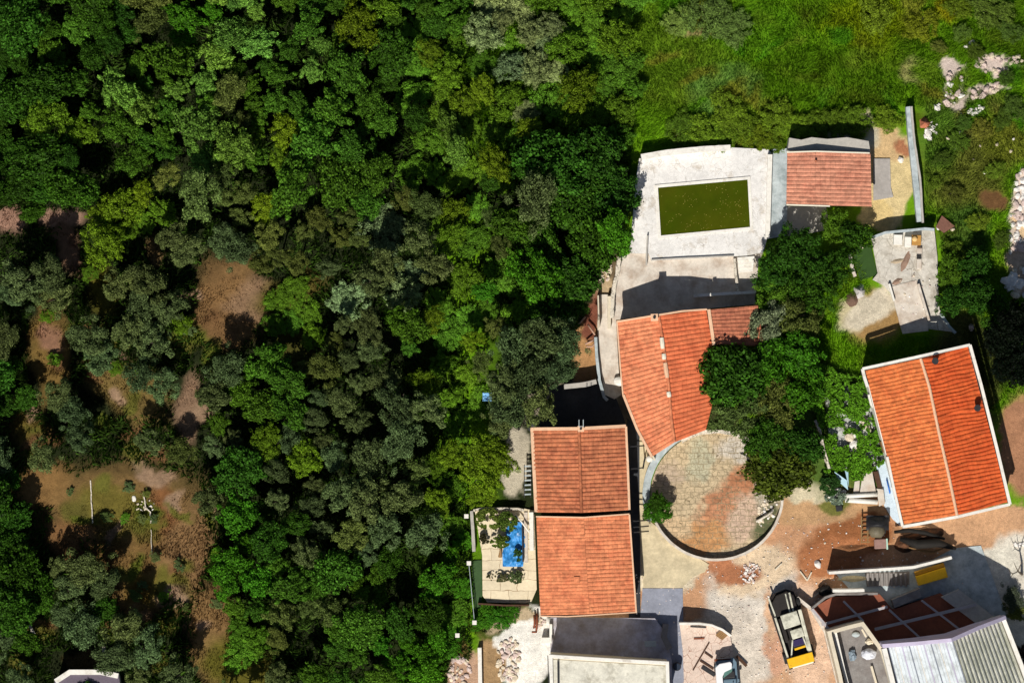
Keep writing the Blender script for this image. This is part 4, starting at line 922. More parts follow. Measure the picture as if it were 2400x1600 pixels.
# odd building at the bottom left corner
h = thing("shed", base(200, 1600), "white edged shed roof at the bottom left corner under the trees", "shed")
q = PL([(130, 1592), (165, 1572), (235, 1572), (275, 1580), (290, 1680), (130, 1680)], 2.6)
mb = MB(); mb.prism([(p_.x, p_.y) for p_ in q], -.3, 2.4); mb.build("wall", m_plaster, h)
q = PL([(128, 1594), (163, 1570), (237, 1570), (278, 1579), (292, 1680), (128, 1680)], 2.6)
mb = MB(); mb.prism([(p_.x, p_.y) for p_ in q], 2.41, 2.55); mb.build("roof", mat("violet_grey_roof", A(110, 100, 112), var=((1, .1), (8, .1)), bump=(14, .01)), h)
mb = MB(); mb.path(PL([(130, 1596), (164, 1574), (236, 1574), (277, 1583)], 2.6), .45, 2.56, 2.7); mb.build("parapet", m_white, h)
def leaf_sheet(n, fn, ls, seed, up=.6):
    g = np.random.RandomState(seed); pos = fn(g, n); n = len(pos)
    nr = g.normal(size=(n, 3)) * up; nr[:, 2] += 1; nr /= np.linalg.norm(nr, axis=1)[:, None]
    t_ = np.cross(nr, g.normal(size=(n, 3))); t_ /= np.linalg.norm(t_, axis=1)[:, None]; b_ = np.cross(nr, t_); s_ = ls * g.uniform(.6, 1.4, n)[:, None]
    return np.stack([pos - t_ * s_, pos - b_ * s_ * .75, pos + t_ * s_, pos + b_ * s_ * .75], 1).reshape(-1, 3), np.arange(n * 4).reshape(-1, 4)
ONES = "zero one two three four five six seven eight nine ten eleven twelve thirteen fourteen fifteen sixteen seventeen eighteen nineteen".split()
TENS = "zero ten twenty thirty forty fifty sixty seventy eighty ninety".split()
def words(n): return ONES[n] if n < 20 else "a hundred" if n == 100 else TENS[n // 10] + ("-" + ONES[n % 10] if n % 10 else "")
def where(x, y): return f"{words(max(0, min(100, round(x / 24))))} percent across, {words(max(0, min(100, round(y / 16))))} percent down"
# ------------------------------------------------------------------ west terrace: tarpaulin, fence posts, walls
m_tarp = mat("blue_tarpaulin", A(60, 150, 222), rough=.45, var=((1.5, .15), (6, .12)), bump=(6, .03), spec=.4, col2=A(200, 215, 230), c2=(1.1, .66, .05))
p0 = P(1206, 1275, .3)
mb = MB()
def tf(u, v):
    x = (u - .5) * (2.0 - .8 * abs(v - .3)) + .3 * (v - .5); y = (v - .5) * 3.9
    z = .42 + .16 * mnoise.noise(Vector((u * 4, v * 5, 2))) + .09 * mnoise.noise(Vector((u * 11, v * 13, 5))) - .25 * abs(u - .5)
    return (p0.x + x + .08 * mnoise.noise(Vector((v * 8, u * 8, 1))), p0.y + y, z)
mb.grid(tf, 44, 70); single(mb, "tarpaulin", m_tarp, "crumpled bright blue tarpaulin on the cream terrace", "tarpaulin")
wall([(1224, 1232), (1226, 1316)], .12, .8, m_black, "thin black edge board right of the blue tarpaulin", name="edge_board")
wall([(1232, 1200), (1233, 1318)], .32, .32, m_beige, "flat beige strip between the tarpaulin and the white kerb", name="strip")
wall([(1245, 1200), (1246, 1290)], .36, .6, m_white, "white kerb between the blue tarpaulin and the light orange roof", name="kerb_wall")
log([(1208, 1206, .9), (1222, 1222, .9), (1240, 1246, .8)], .07, m_white, "white pipe slanting above the blue tarpaulin", name="pipe", cat="pipe")
wall([(1105, 1197), (1108, 1240), (1111, 1292)], .28, .85, m_conc, "grey wall on the left side of the cream terrace", name="wall", rough=.03)
wall([(1110, 1196), (1130, 1191), (1215, 1192), (1228, 1196)], .2, .8, m_stonewall, "rough wall along the top of the cream terrace", name="wall", rough=.05, sub=.3)
wall([(1120, 1414), (1180, 1418), (1240, 1418)], .14, .7, m_dwood, "dark edging along the bottom of the cream terrace", name="edging")
pad("artificial_turf", [(1106, 1313), (1129, 1312), (1130, 1395), (1126, 1430), (1113, 1434), (1108, 1370)], .10, mat("green_turf_strip", A(64, 92, 52), var=((3, .15), (40, .2))))
posts = [(1093, 1209, 'upper'), (1099, 1319, 'middle'), (1112, 1458, 'lower'), (1072, 1488, 'lowest')]
t = thing("wire_fence", base(1104, 1390), "wire fence running down between the white posts beside the cream terrace", "fence")
mb = MB()
for k in range(3): mb.bar(P(1099, 1321, .4 + .4 * k), P(1112, 1456, .4 + .4 * k), .05)
mb.build("wire", m_bluec, t)
for x, y, w_ in posts:
    t = thing("fence_post", base(x, y), f"{w_} white capped post at the forest edge left of the cream terrace", "post", "white posts at the forest edge")
    mb = MB(); mb.box(P(x, y, .65), (.16, .16, 1.3)); mb.build("post_shaft", m_conc, t)
    mb = MB(); mb.box(P(x, y, 1.36), (.38, .38, .12)); mb.build("post_cap", m_white, t, bevel=.02)
# stair / rack between west tree and brick red house
t = thing("metal_rack", base(1236, 1120), "dark metal rack with pale shelves against the west side of the brick red roofed house", "rack")
mb = MB()
for x in (1229, 1244): mb.bar(P(x, 1088, 1.2), P(x, 1166, 1.2), .07)
mb.build("frame", m_black, t)
for i in range(7):
    y = 1092 + i * 11; mb = MB(); mb.box(P(1237, y, 1.22), (.55, .13, .06), .05); mb.build("slat", m_bluec, t)
# aerial on the chimney
t = thing("aerial", base(1361, 990), "small two armed aerial standing behind the chimney of the brick red roof", "aerial")
mb = MB(); mb.bar(P(1361, 999, 0), P(1361, 999, 5.6), .06); mb.build("mast", m_bluec, t)
for x in (1357, 1367):
    mb = MB(); mb.bar(P(x, 1001, 5.5), P(x, 983, 5.5), .06); mb.build("arm", m_bluec, t)
mb = MB(); mb.bar(P(1357, 999, 5.5), P(1367, 999, 5.5), .05); mb.build("cross_arm", m_bluec, t)
# cables / ladders east of the blocks
for i, (y, x1) in enumerate(((1045, 1515), (1097, 1508), (1220, 1522), (1234, 1520), (1246, 1520))):
    mb = MB(); mb.tube([P(1476, y + 1, 3.0), P(1495, y, 2.9), P(x1, y - 2, .9)], .06, 6)
    single(mb, "cable", m_black, f"{('uppermost', 'second', 'third', 'fourth', 'lowest')[i]} dark cable across the passage east of the adjoining houses", "cable", "cables across the passage")
log([(1513, 1070, .9), (1510, 1080, .9), (1507, 1098, .9)], .07, m_black, "black pipe bend under the tip of the large roof", name="pipe", cat="pipe")
blobby(1522, 1075, .4, .3, (1, 1, .8), m_white, "small white tank at the tip of the large roof", "tank", "tank", 3, .05)
blobby(1455, 893, .2, .62, (1.1, .7, .5), m_white, "white sack on the beige path beside the large roof", "sack", "sack", 3, .15)
blobby(1462, 888, 2.9, .22, (.8, 1.6, .6), m_nearblack, "black bundle hanging at the west eave of the large orange roof", "bundle", "bundle", 5, .3)
# dead branches west of the path
for i, pts in enumerate((((1372, 742, .8), (1360, 756, 1.1), (1345, 768, .8)), ((1378, 760, .5), (1390, 778, .7), (1400, 792, .5)), ((1372, 806, .5), (1385, 800, .8), (1398, 792, .4)), ((1374, 812, .5), (1388, 812, .6), (1396, 800, .5)))):
    log(pts, [.09, .08, .05], mat("dry_pinkish_branch", A(200, 160, 136), var=((5, .2),), bump=(14, .02)), f"{('longest', 'reddish', 'crossing', 'lowest')[i]} dry branch in the heap left of the beige path", name="branch", cat="branch", group="dry branches left of the beige path")
# rusty rods and rubble under the light orange house
for i, (x0, y0, x1, y1) in enumerate(((1252, 1440, 1252, 1470), (1258, 1436, 1257, 1478), (1247, 1480, 1257, 1480))):
    log([(x0, y0, .4), ((x0 + x1) / 2 + 1, (y0 + y1) / 2, .5), (x1, y1, .3)], .09, m_rust, f"{('left', 'right', 'bottom')[i]} rusty rod on the white ground below the light orange roof", name="rod", cat="rod", group="rusty rods on the white ground")
wall([(1124, 1517), (1126, 1640)], .34, .7, m_white, "straight white wall on the left of the brown earth track", name="wall")

# ------------------------------------------------------------------ things on and near the concrete platform
def boxthing(x, y, z, w, d, h_, rz, m, name, label, cat="box", lid=None):
    t = thing(name, (P(x, y).x, P(x, y).y, z), label, cat)
    mb = MB(); mb.box(P(x, y, z) + Vector((0, 0, h_ / 2)), (w, d, h_), rz); mb.build("body", m, t, bevel=.02)
    mb = MB(); mb.box(P(x, y, z) + Vector((0, 0, h_ + .03)), (w * .94, d * .94, .05), rz); mb.build("lid", lid or m, t, bevel=.015)
    return t
boxthing(2103, 562, .3, .75, .9, .8, -.03, m_white, "water_tank", "square white water tank on the concrete platform", "tank")
boxthing(2127, 567, .3, .6, .9, .55, -.03, m_white, "concrete_box", "plain white box between the white tank and the brown box")
t = boxthing(2147, 563, .3, .8, .9, .5, -.03, mat("ochre_board", A(196, 146, 76), var=((2, .2), (10, .2))), "wooden_box", "ochre brown open box at the right end of the platform")
blobby(2144, 560, .86, .24, (1, 1, .8), mat("pale_orange_ball", A(238, 196, 130), var=((5, .1),), bump=None), "round pale orange pot inside the ochre box", "pot", "pot", 2, .06)
boxthing(2154, 606, .3, .45, 1.9, .3, -.03, m_beige, "planter_box", "long beige box with a dark grate on the platform", lid=m_beige)
mb = MB()
for i in range(5): mb.box(P(2149.5 + i * 2.2, 602, .72), (.04, .42, .05))
for i in range(5): mb.box(P(2154, 597.5 + i * 2.2, .73), (.42, .04, .03))
single(mb, "grate", m_black, "square dark grate on top of the long beige box", "grate")
m_stn = mat("damp_brown_earth", A(158, 130, 112), var=((1.5, .15), (8, .2)), bump=(6, .05))
mound_obj(2122, 612, 11, 34, .16, -24, m_stn, "curved heap of damp brown earth on the concrete platform", seed=21, z0=.32)
mound_obj(2104, 612, 24, 8, .12, 12, mat("tan_earth", A(184, 166, 140), var=((1.5, .15), (8, .2)), bump=(6, .05)), "thin tan earth smear left of the damp brown heap", seed=24, z0=.32)
mound_obj(2102, 660, 18, 9, .12, 30, m_stn, "small brown earth tail at the top of the ramp", seed=25, z0=.33)
mound_obj(2016, 682, 16, 18, .8, 0, mat("pale_grey_boulder", A(214, 208, 206), var=((2, .1), (9, .15)), bump=(6, .05)), "pale grey boulder left of the platform", name="boulder", cat="boulder", seed=27)
mound_obj(1998, 700, 18, 22, .4, 0, mat("brown_earth", A(116, 90, 76), var=((2, .15), (9, .2)), bump=(6, .05)), "dark brown earth patch under the pale boulder", seed=28)

# ------------------------------------------------------------------ things between the vines and the right house
m_lb = mat("pale_blue_panel", A(172, 206, 220), rough=.4, var=((2, .08),), bump=None)
def panel(pts, z, th, m, name, label, cat="panel"):
    mb = MB(); q = PL(pts, max(z) if isinstance(z, list) else z); mb.prism([(a.x, a.y) for a in q], z, [v + th for v in z] if isinstance(z, list) else z + th)
    return single(mb, name, m, label, cat, bevel=.01)
panel([(1955, 1104), (1985, 1125), (1988, 1148), (1968, 1130)], [.6, .7, .5, .4], .04, m_lb, "broken_panel", "broken pale blue panel below the vines")
panel([(1980, 1102), (1988, 1106), (1989, 1140)], .75, .04, m_lb, "panel_shard", "thin pale blue shard standing beside the broken panel", "shard")
panel([(2022, 1110), (2044, 1104), (2054, 1158), (2014, 1160)], .35, .08, m_beige, "concrete_slab", "beige concrete slab under the lower edge of the vines", "slab")
panel([(2003, 1128), (2015, 1125), (2013, 1158), (1999, 1160)], .25, .08, m_beige, "concrete_slab", "narrow beige slab left of the larger one below the vines", "slab")
panel([(2046, 1105), (2058, 1103), (2068, 1145), (2056, 1142)], .2, .1, m_dwood, "timber_board", "dark timber board between the beige slab and the pale blue strip", "board")
panel([(2054, 1144), (2070, 1146), (2074, 1180), (2060, 1186)], .2, .2, m_beige, "concrete_block", "beige block at the right end of the white pipes", "block")
log([(1981, 1162, .5), (2056, 1158, .5)], .20, m_white, "upper of two white pipes below the vines", name="white_pipe", cat="pipe")
log([(1981, 1171, .35), (2057, 1176, .35)], .22, m_white, "lower of two white pipes below the vines", name="white_pipe", cat="pipe")
pad("path", [(2054, 1092), (2078, 1072), (2113, 1234), (2092, 1216), (2072, 1184)], .10, mat("pale_blue_concrete", A(206, 222, 234), var=((1, .1), (8, .1)), bump=(14, .02)))
log([(2078, 1122, .25), (2086, 1156, .25)], .06, mat("blue_plastic", A(40, 110, 200), rough=.4, bump=None), "blue pipe lying on the pale blue strip by the right house", name="blue_pipe", cat="pipe")
wall([(1910, 985), (1922, 1010), (1932, 1060), (1944, 1098)], .22, .8, m_stonewall, "crumbling white wall on the left side of the vines", name="stone_wall", rough=.08, sub=.25)
pad("courtyard", [(1930, 900), (2030, 900), (2078, 1090), (1950, 1100)], .06, mat("white_rubble_floor", A(190, 192, 186), var=((1.2, .2), (6, .25)), cracks=(2.4, .1, A(60, 62, 50)), bump=(6, .06)))
boxthing(1966, 1190, 0, .55, .5, .5, .2, m_black, "black_crate", "small black crate on the reddish yard under the white plants", "crate")
# ------------------------------------------------------------------ rocks
ROCKM = [mat("white_limestone", A(250, 244, 236), var=((2, .12), (9, .15)), bump=(7, .05)), mat("pinkish_limestone", A(218, 196, 186), var=((2, .15), (9, .18)), bump=(7, .05)), mat("cream_limestone", A(232, 216, 190), var=((2, .15), (9, .15)), bump=(7, .05))]
protos = []
for k in range(5):
    bm = bmesh.new(); bmesh.ops.create_icosphere(bm, subdivisions=3, radius=1)
    for v_ in bm.verts:
        a = v_.co.copy(); c_ = mnoise.cell(a * 1.3 + Vector((k * 7, 0, 0)))
        v_.co *= 1 + .28 * mnoise.noise(a * 1.4 + Vector((k * 5, 0, 0))) + .08 * mnoise.noise(a * 4 + Vector((k, 0, 0)))
        v_.co.z *= .62
    for q_ in range(7):
        nrm = Vector((rnd.gauss(0, 1), rnd.gauss(0, 1), rnd.gauss(0.3, .6))).normalized(); dd = rnd.uniform(.62, .85)
        for v_ in bm.verts:
            s_ = v_.co.dot(nrm) - dd * (1 if abs(nrm.z) < .5 else .6)
            if s_ > 0: v_.co -= nrm * s_ * .9
    me = bpy.data.meshes.new("rock"); bm.to_mesh(me); bm.free(); protos.append(me)
variants = {}
def rock(x, y, r, mi, label, group, z=0.0, name="rock"):
    k = rnd.randrange(5)
    key = (k, mi)
    if key not in variants:
        me = protos[k].copy(); me.materials.append(ROCKM[mi]); variants[key] = me
    o = bpy.data.objects.new(name, variants[key]); C.objects.link(o); p_ = P(x, y, z + .2 * r)
    o.location = p_; o.rotation_euler = (rnd.uniform(-.25, .25), rnd.uniform(-.25, .25), rnd.uniform(0, 6.28)); o.scale = (r * rnd.uniform(.8, 1.25), r * rnd.uniform(.7, 1.1), r * rnd.uniform(.7, 1.1))
    return tag(o, label, "rock", group)
SMALL = [MB(), MB(), MB()]
def scatter(n, cx, cy, rx, ry, rot, r0, r1, mis, label, group, z=0.0, stuff=False):
    if stuff: n = int(n * 2.2)
    for i in range(n):
        a = rnd.uniform(0, 6.283); q_ = math.sqrt(rnd.random()); x = q_ * rx * math.cos(a); y = q_ * ry * math.sin(a); c_, s_ = math.cos(math.radians(rot)), math.sin(math.radians(rot))
        if stuff:
            p_ = P(cx + x * c_ - y * s_, cy + x * s_ + y * c_, z + .03); me = protos[rnd.randrange(5)]; r_ = rnd.uniform(r0, r1) * rnd.uniform(.5, 1); R_ = Matrix.Rotation(rnd.uniform(0, 6.28), 3, 'Z') @ Matrix.Diagonal((r_, r_ * rnd.uniform(.6, 1), r_ * .8))
            SMALL[rnd.choice(mis)].add([p_ + R_ @ v_.co for v_ in me.vertices], [tuple(f_.vertices) for f_ in me.polygons]); continue
        rock(cx + x * c_ - y * s_, cy + x * s_ + y * c_, rnd.uniform(r0, r1) * (1.1 if rnd.random() < .2 else .8), rnd.choice(mis), label + ', ' + where(cx + x * c_ - y * s_, cy + x * s_ + y * c_) if n > 5 else label, group, z)
scatter(56, 2388, 500, 22, 105, 6, .16, .5, [0, 0, 1], "white rock in the long right edge pile", "white rocks at the right edge")
scatter(26, 2388, 660, 30, 42, 20, .25, .6, [0, 2], "cream rock in the lower right edge pile", "cream rocks at the right edge")
scatter(26, 2236, 205, 24, 48, 8, .12, .4, [1, 1, 0], "pinkish rock of the left outcrop", "pinkish rocks of the left outcrop")
scatter(24, 2324, 150, 44, 24, 15, .12, .38, [1, 1, 2], "pinkish rock of the upper outcrop", "pinkish rocks of the upper outcrop")
scatter(16, 2310, 214, 40, 12, -14, .15, .4, [1, 2], "pinkish rock of the low ledge", "pinkish rocks of the low ledge")
scatter(10, 2384, 142, 30, 14, -8, .15, .35, [1, 2], "reddish rock by the upper outcrop", "reddish rocks at the right end")
scatter(11, 2285, 258, 26, 8, -20, .12, .3, [0, 0], "small white stone below the low ledge in the grass", "small white stones below the ledge", stuff=True)
scatter(7, 2203, 252, 14, 6, 0, .12, .28, [0], "small white stone by the left outcrop", "small white stones at the outcrop foot")
scatter(8, 2275, 105, 16, 12, -30, .12, .3, [0, 1], "pale stone above the outcrop", "pale stones above the upper outcrop")
scatter(9, 2178, 308, 18, 14, 0, .18, .38, [0], "white stone under the reddish boulder", "white stones under the reddish boulder")
scatter(5, 2188, 292, 8, 12, 0, .12, .22, [0], "tiny white stone right of the reddish boulder", "tiny white stones by the reddish boulder")
mound_obj(2168, 288, 15, 15, .7, 20, mat("reddish_boulder_stone", A(196, 120, 90), var=((2, .15), (9, .15)), bump=(6, .04)), "reddish boulder beside the long retaining wall", name="boulder", cat="boulder", seed=31)
panel([(2193, 532), (2208, 505), (2238, 530), (2212, 546)], [.5, .25, .25, .5], .15, mat("brown_stone_slab", A(140, 98, 82), var=((2, .12), (9, .15)), bump=(7, .03)), "stone_slab", "tilted square brown slab in the grass right of the platform", "slab")
rock(2200, 534, .28, 0, "white stone on the left of the brown slab", None); rock(2232, 538, .26, 2, "cream stone on the right of the brown slab", None)
rock(2018, 578, .3, 2, "round cream stone at the top of the turf rectangle", None); rock(2212, 654, .26, 0, "lone white stone in the grass right of the platform", None)
rock(2276, 766, .42, 1, "pale rock by the upper right corner of the deep orange roof", None); rock(2112, 375, .32, 0, "white stone on the sandy ground by the retaining wall", None)
rock(1916, 1321, .38, 0, "lone white rock on the reddish yard", None)
scatter(24, 2000, 1000, 46, 66, -12, .3, .6, [0, 0, 2], "white boulder showing between the vines", "white boulders between the vines", .15)
scatter(26, 1962, 1160, 26, 16, 0, .08, .22, [0, 0], "tiny white stone in the heap below the vines", "tiny white stones below the vines", .05, stuff=True)
scatter(26, 1758, 1342, 24, 24, 0, .08, .22, [0, 1], "tiny pale stone of the rubble on the reddish yard", "tiny pale stones on the reddish yard", .02, stuff=True)
scatter(40, 1192, 1545, 26, 55, 0, .14, .42, [1, 2, 2], "cream rubble stone beside the brown earth track", "cream rubble beside the earth track", .02, stuff=True)
scatter(22, 1078, 1572, 26, 36, 10, .15, .4, [1, 1, 2], "pinkish stone of the heap left of the earth track", "pinkish stones left of the earth track", .02, stuff=True)
scatter(8, 1265, 1455, 18, 12, 0, .12, .3, [1, 2], "brown edged stone under the corner of the light orange roof", "stones under the roof corner", .02, stuff=True)
scatter(14, 2390, 1275, 18, 5, 0, .1, .25, [0], "small white stone in the row at the right edge", "white stones in a row at the right edge", .02, stuff=True)
scatter(22, 1418, 640, 16, 26, 20, .12, .3, [2, 2, 1], "cream stone spilled at the forest edge above the beige path", "cream stones above the beige path", .05, stuff=True)
scatter(20, 1798, 1195, 20, 40, 20, .1, .28, [2, 0], "pale stone inside the right rim of the round terrace", "pale stones inside the round rim", .1, stuff=True)
scatter(14, 2150, 690, 50, 60, -20, .05, .16, [0, 1, 2], '', '', .33, stuff=True)
for q_ in range(3): scatter(170, 1850, 1400, 430, 190, 0, .025, .12, [0, 1, 2], '', '', .0, stuff=True)
scatter(10, 340, 1185, 24, 14, 0, .06, .16, [0, 2], "tiny white stone in the brown clearing", "tiny white stones in the clearing", stuff=True)
for k_, nm_ in enumerate(("white", "pinkish", "cream")):
    o = SMALL[k_].build("rubble_stones", ROCKM[k_]); tag(o, nm_ + " small rubble stones strewn over the yard, terrace and tracks", "rubble"); o['kind'] = 'stuff'
def wf(g, n):
    x = g.uniform(1545, 1755, n); y = g.uniform(425, 548, n); w_ = fbm(x / 30, y / 14, 140) > .56
    ok = inpoly(x, y, [(1546, 444), (1748, 426), (1754, 529), (1552, 548)]) & (w_ | (g.uniform(0, 1, n) < .08)); x, y = x[ok], y[ok]
    return np.stack([(x - 1200) * S, (800 - y) * S, np.full(len(x), .585)], 1)
v, f = leaf_sheet(420, wf, .035, 41, .05)
o = np_mesh("floating_leaves", v, f, mat("dead_leaf", A(150, 140, 60), var=((3, .3),), bump=None)); tag(o, "scattered leaf litter floating on the dark olive pool", "leaves"); o['kind'] = 'stuff'
# thin pale walls in the lower left clearing
wall([(212, 1125), (214, 1170), (217, 1225)], .09, .25, m_stonewall, "thin straight pale wall in the brown clearing", name="garden_wall", rough=.05, sub=.3)
wall([(335, 1155), (342, 1188), (352, 1200), (354, 1225)], .09, .22, m_stonewall, "thin bent pale wall in the brown clearing", name="garden_wall", rough=.05, sub=.3)
wall([(354, 1240), (356, 1300)], .05, .15, m_stonewall, "faint lower end of the bent pale wall in the clearing", name="garden_wall", rough=.05, sub=.3)
wall([(242, 1515), (248, 1570)], .26, .5, m_stonewall, "pale wall leading to the shed at the bottom left", name="garden_wall", rough=.05, sub=.3)
wall([(70, 1465), (80, 1486)], .22, .3, m_stonewall, "short pale stone in the lower left clearing", name="garden_stone", rough=.06, sub=.3)
blobby(314, 1168, 0, .2, (1, 1.4, .5), m_white, "small white object in the brown clearing", "white_bag", "bag", 3, .2)
for i, (x, y) in enumerate(((1142, 930),)):
    mb = MB(); p_ = P(x, y, 2.4); mb.grid(lambda u, v: (p_.x + (u - .5) * .8, p_.y + (v - .5) * .75, 2.4 + .12 * mnoise.noise(Vector((u * 5, v * 5, 3)))), 12, 12)
    single(mb, "blue_sheet", mat("light_blue_sheet", A(130, 190, 240), rough=.5, bump=(6, .02)), "small light blue sheet among the trees left of the olive trees", "sheet")
plank(1816, 1335, 1832, 1320, .12, m_plaster, "pale plank on the reddish yard above the dumper", z=.1)
plank(1875, 1338, 1892, 1360, .12, m_plaster, "left plank of a V shape on the reddish yard", z=.1, name="plank"); plank(1902, 1340, 1892, 1360, .12, m_plaster, "right plank of a V shape on the reddish yard", z=.12)
log([(1772, 1222, .4), (1800, 1206, .5), (1812, 1196, .5)], .10, m_stonewall, "pale log inside the right rim of the round terrace")

# ------------------------------------------------------------------ trees
m_leaf = mat("foliage", (0, 0, 0), rough=.6, objcol=True, island=.65, var=((.9, .3), (3.5, .25)), bump=None, spec=.08, transl=.22)
m_bark = mat("bark", (.10, .08, .06), var=((5, .3),), bump=(12, .03))
npr = np.random.RandomState(5)
def leaf_cloud(seed, nclump, nleaf, lsize, aspect=.55, R=2.0, flat=.62, cr=(.42, .75), spread=.85, ragged=.25, droop=.0):
    g = np.random.RandomState(seed)
    cs = []; rs = []
    for i in range(nclump):
        a = g.uniform(0, 2 * np.pi); q = math.sqrt(g.uniform(0, 1)) * spread * (1 + ragged * g.uniform(-1, .4))
        zt = math.sqrt(max(0, 1 - min(1, q) ** 2)) * flat * g.uniform(.35, 1.05)
        cs.append((math.cos(a) * q * R, math.sin(a) * q * R, zt * R)); rs.append(g.uniform(*cr) * R / 2 * (1.15 - .35 * q))
    cs = np.array(cs); rs = np.array(rs)
    w = rs ** 2 / (rs ** 2).sum(); k = g.choice(nclump, nleaf, p=w)
    d = g.normal(size=(nleaf, 3)); d[:, 2] = d[:, 2] * .8 + .35; d /= np.linalg.norm(d, axis=1)[:, None]
    rad = rs[k] * (1 - .45 * g.uniform(0, 1, nleaf) ** 2) * (1 + .18 * g.normal(size=nleaf))
    pos = cs[k] + d * rad[:, None]
    keep = fbm((pos[:, 0] + pos[:, 2]) * 3.2 / R * 2, (pos[:, 1] - pos[:, 2]) * 3.2 / R * 2, seed, 3) < .62
    pos += (fbm(pos[:, 0] * 2.5, pos[:, 1] * 2.5 + pos[:, 2], seed + 3, 3)[:, None] - .5) * .5 * d
    pos = pos[keep]; d = d[keep]; nleaf = len(pos)
    pos[:, 2] -= droop * (pos[:, 0] ** 2 + pos[:, 1] ** 2) / R ** 2
    nrm = d + g.normal(size=(nleaf, 3)) * .55; nrm /= np.linalg.norm(nrm, axis=1)[:, None]
    t = np.cross(nrm, g.normal(size=(nleaf, 3))); t /= np.linalg.norm(t, axis=1)[:, None]; b = np.cross(nrm, t)
    s = lsize * g.uniform(.6, 1.35, nleaf)[:, None]
    v = np.stack([pos - t * s, pos - b * s * aspect, pos + t * s, pos + b * s * aspect], 1).reshape(-1, 3)
    f = np.arange(nleaf * 4).reshape(-1, 4)
    return v, f
def np_me(name, v, f, m):
    o = np_mesh(name, v, f, m); me = o.data; bpy.data.objects.remove(o); return me
CROWN = {}
#             clumps leaves size
spec_ = {'dense': [(101, 62, 15000, .105), (102, 54, 15000, .10), (103, 70, 15000, .11), (104, 50, 14000, .10)],
         'olive': [(201, 36, 13000, .085), (202, 42, 13000, .085), (203, 30, 12000, .09), (204, 38, 13000, .08)],
         'loose': [(301, 50, 10500, .115), (302, 44, 10000, .115), (303, 56, 10500, .11), (304, 40, 10000, .12)],
         'fine': [(401, 84, 17000, .08), (402, 76, 17000, .08)]}
for kind, L_ in spec_.items():
    CROWN[kind] = []
    for sd, nc, nl, ls in L_:
        if kind == 'olive': v, f = leaf_cloud(sd, nc, nl, ls, .5, flat=.75, cr=(.24, .56), spread=.9, ragged=.4)
        elif kind == 'loose': v, f = leaf_cloud(sd, nc, nl, ls, .55, flat=.6, cr=(.24, .58), spread=1.02, ragged=.4)
        elif kind == 'fine': v, f = leaf_cloud(sd, nc, nl, ls, .5, flat=.42, cr=(.22, .5), spread=1.0, ragged=.35)
        else: v, f = leaf_cloud(sd, nc, nl, ls, .6, flat=.62, cr=(.26, .6), spread=.95, ragged=.3)
        CROWN[kind].append(np_me(kind + "_crown", v, f, m_leaf))
TR = []
for k in range(3):
    mb = MB(); r2 = random.Random(50 + k); top = Vector((r2.uniform(-.15, .15), r2.uniform(-.15, .15), -.2))
    mb.tube([(0, 0, -4.2), (.05, .03, -2.4), (top.x * .6, top.y * .6, -1.2), top], [.20, .15, .12, .08], 9)
    for i in range(6):
        a = i * 1.05 + r2.uniform(-.3, .3); r_ = r2.uniform(.8, 1.4)
        mb.tube([(top.x * .5, top.y * .5, -1.3 + .12 * i), (math.cos(a) * r_ * .5, math.sin(a) * r_ * .5, -.5), (math.cos(a) * r_, math.sin(a) * r_, .25)], [.07, .05, .02], 6)
    me = bpy.data.meshes.new("trunk"); me.from_pydata(mb.v, [], mb.f); me.materials.append(m_bark); TR.append(me)
PAL = {'D': ('dense', (.030, .088, .007), 'dark green broadleaf tree'), 'G': ('loose', (.056, .140, .011), 'mid green broadleaf tree'), 'L': ('loose', (.115, .235, .032), 'light green leafy tree'),
       'Y': ('fine', (.112, .195, .010), 'yellow green tree'), 'O': ('olive', (.088, .130, .044), 'grey green olive tree'), 'K': ('olive', (.100, .138, .030), 'khaki green tree'),
       'B': ('loose', (.050, .170, .008), 'bright green tree'), 'S': ('fine', (.19, .27, .11), 'silvery grey green shrub'), 'M': ('fine', (.095, .210, .014), 'smooth green thicket shrub')}
COUNT = [0]
def tree(x, y, rpx, code, label=None, group=None, z=None, kind=None, colr=None, name=None):
    kd, base_c, nm = PAL[code]; kd = kind or kd
    r = rpx * S; sc = r / 2.0
    ht = z if z is not None else ((1.1 + 1.0 * r) if x < 620 and y > 480 else (1.8 + 1.2 * r)) * rnd.uniform(.8, 1.35)      # height of the crown's underside
    if code == 'D' and 1150 < x < 1480 and 350 < y < 760 and z is None: ht = rnd.uniform(1.8, 3.0)
    if y < 350 and x > 1000 and z is None: ht *= .45
    ht = max(ht, .3)
    p_ = P(x, y, ht + .5 * r)
    shrub = code in 'SM' or name in ('shrub', 'bush')
    t = bpy.data.objects.new(name or ("olive_tree" if code == 'O' else "shrub" if code in 'SM' else "tree"), None); C.objects.link(t)
    t.location = (p_.x, p_.y, 0); t.empty_display_size = .3
    tag(t, label or nm, "shrub" if shrub else "tree", group)
    me = rnd.choice(CROWN[kd]); o = bpy.data.objects.new("crown", me); C.objects.link(o); o.parent = t
    o.location = (0, 0, ht); o.rotation_euler = (0, 0, rnd.uniform(0, 6.283)); zs = rnd.uniform(.85, 1.2) * (.55 if ht < .7 else 1); ax_ = rnd.uniform(.82, 1.22); o.scale = (sc * ax_, sc / ax_, sc * zs)
    c = colr or base_c; k = rnd.uniform(.85, 1.5) if (colr is None and x < 1500) else rnd.uniform(.8, 1.3); hshift = rnd.uniform(-.10, .18)
    o.color = (c[0] * k * (1 + hshift), c[1] * k, c[2] * k * (1 - hshift), 1)
    w = bpy.data.objects.new("trunk", rnd.choice(TR)); C.objects.link(w); w.parent = t; w.location = (0, 0, ht); w.scale = (sc, sc, ht / 4.2 * 1.03)
    COUNT[0] += 1
    return t
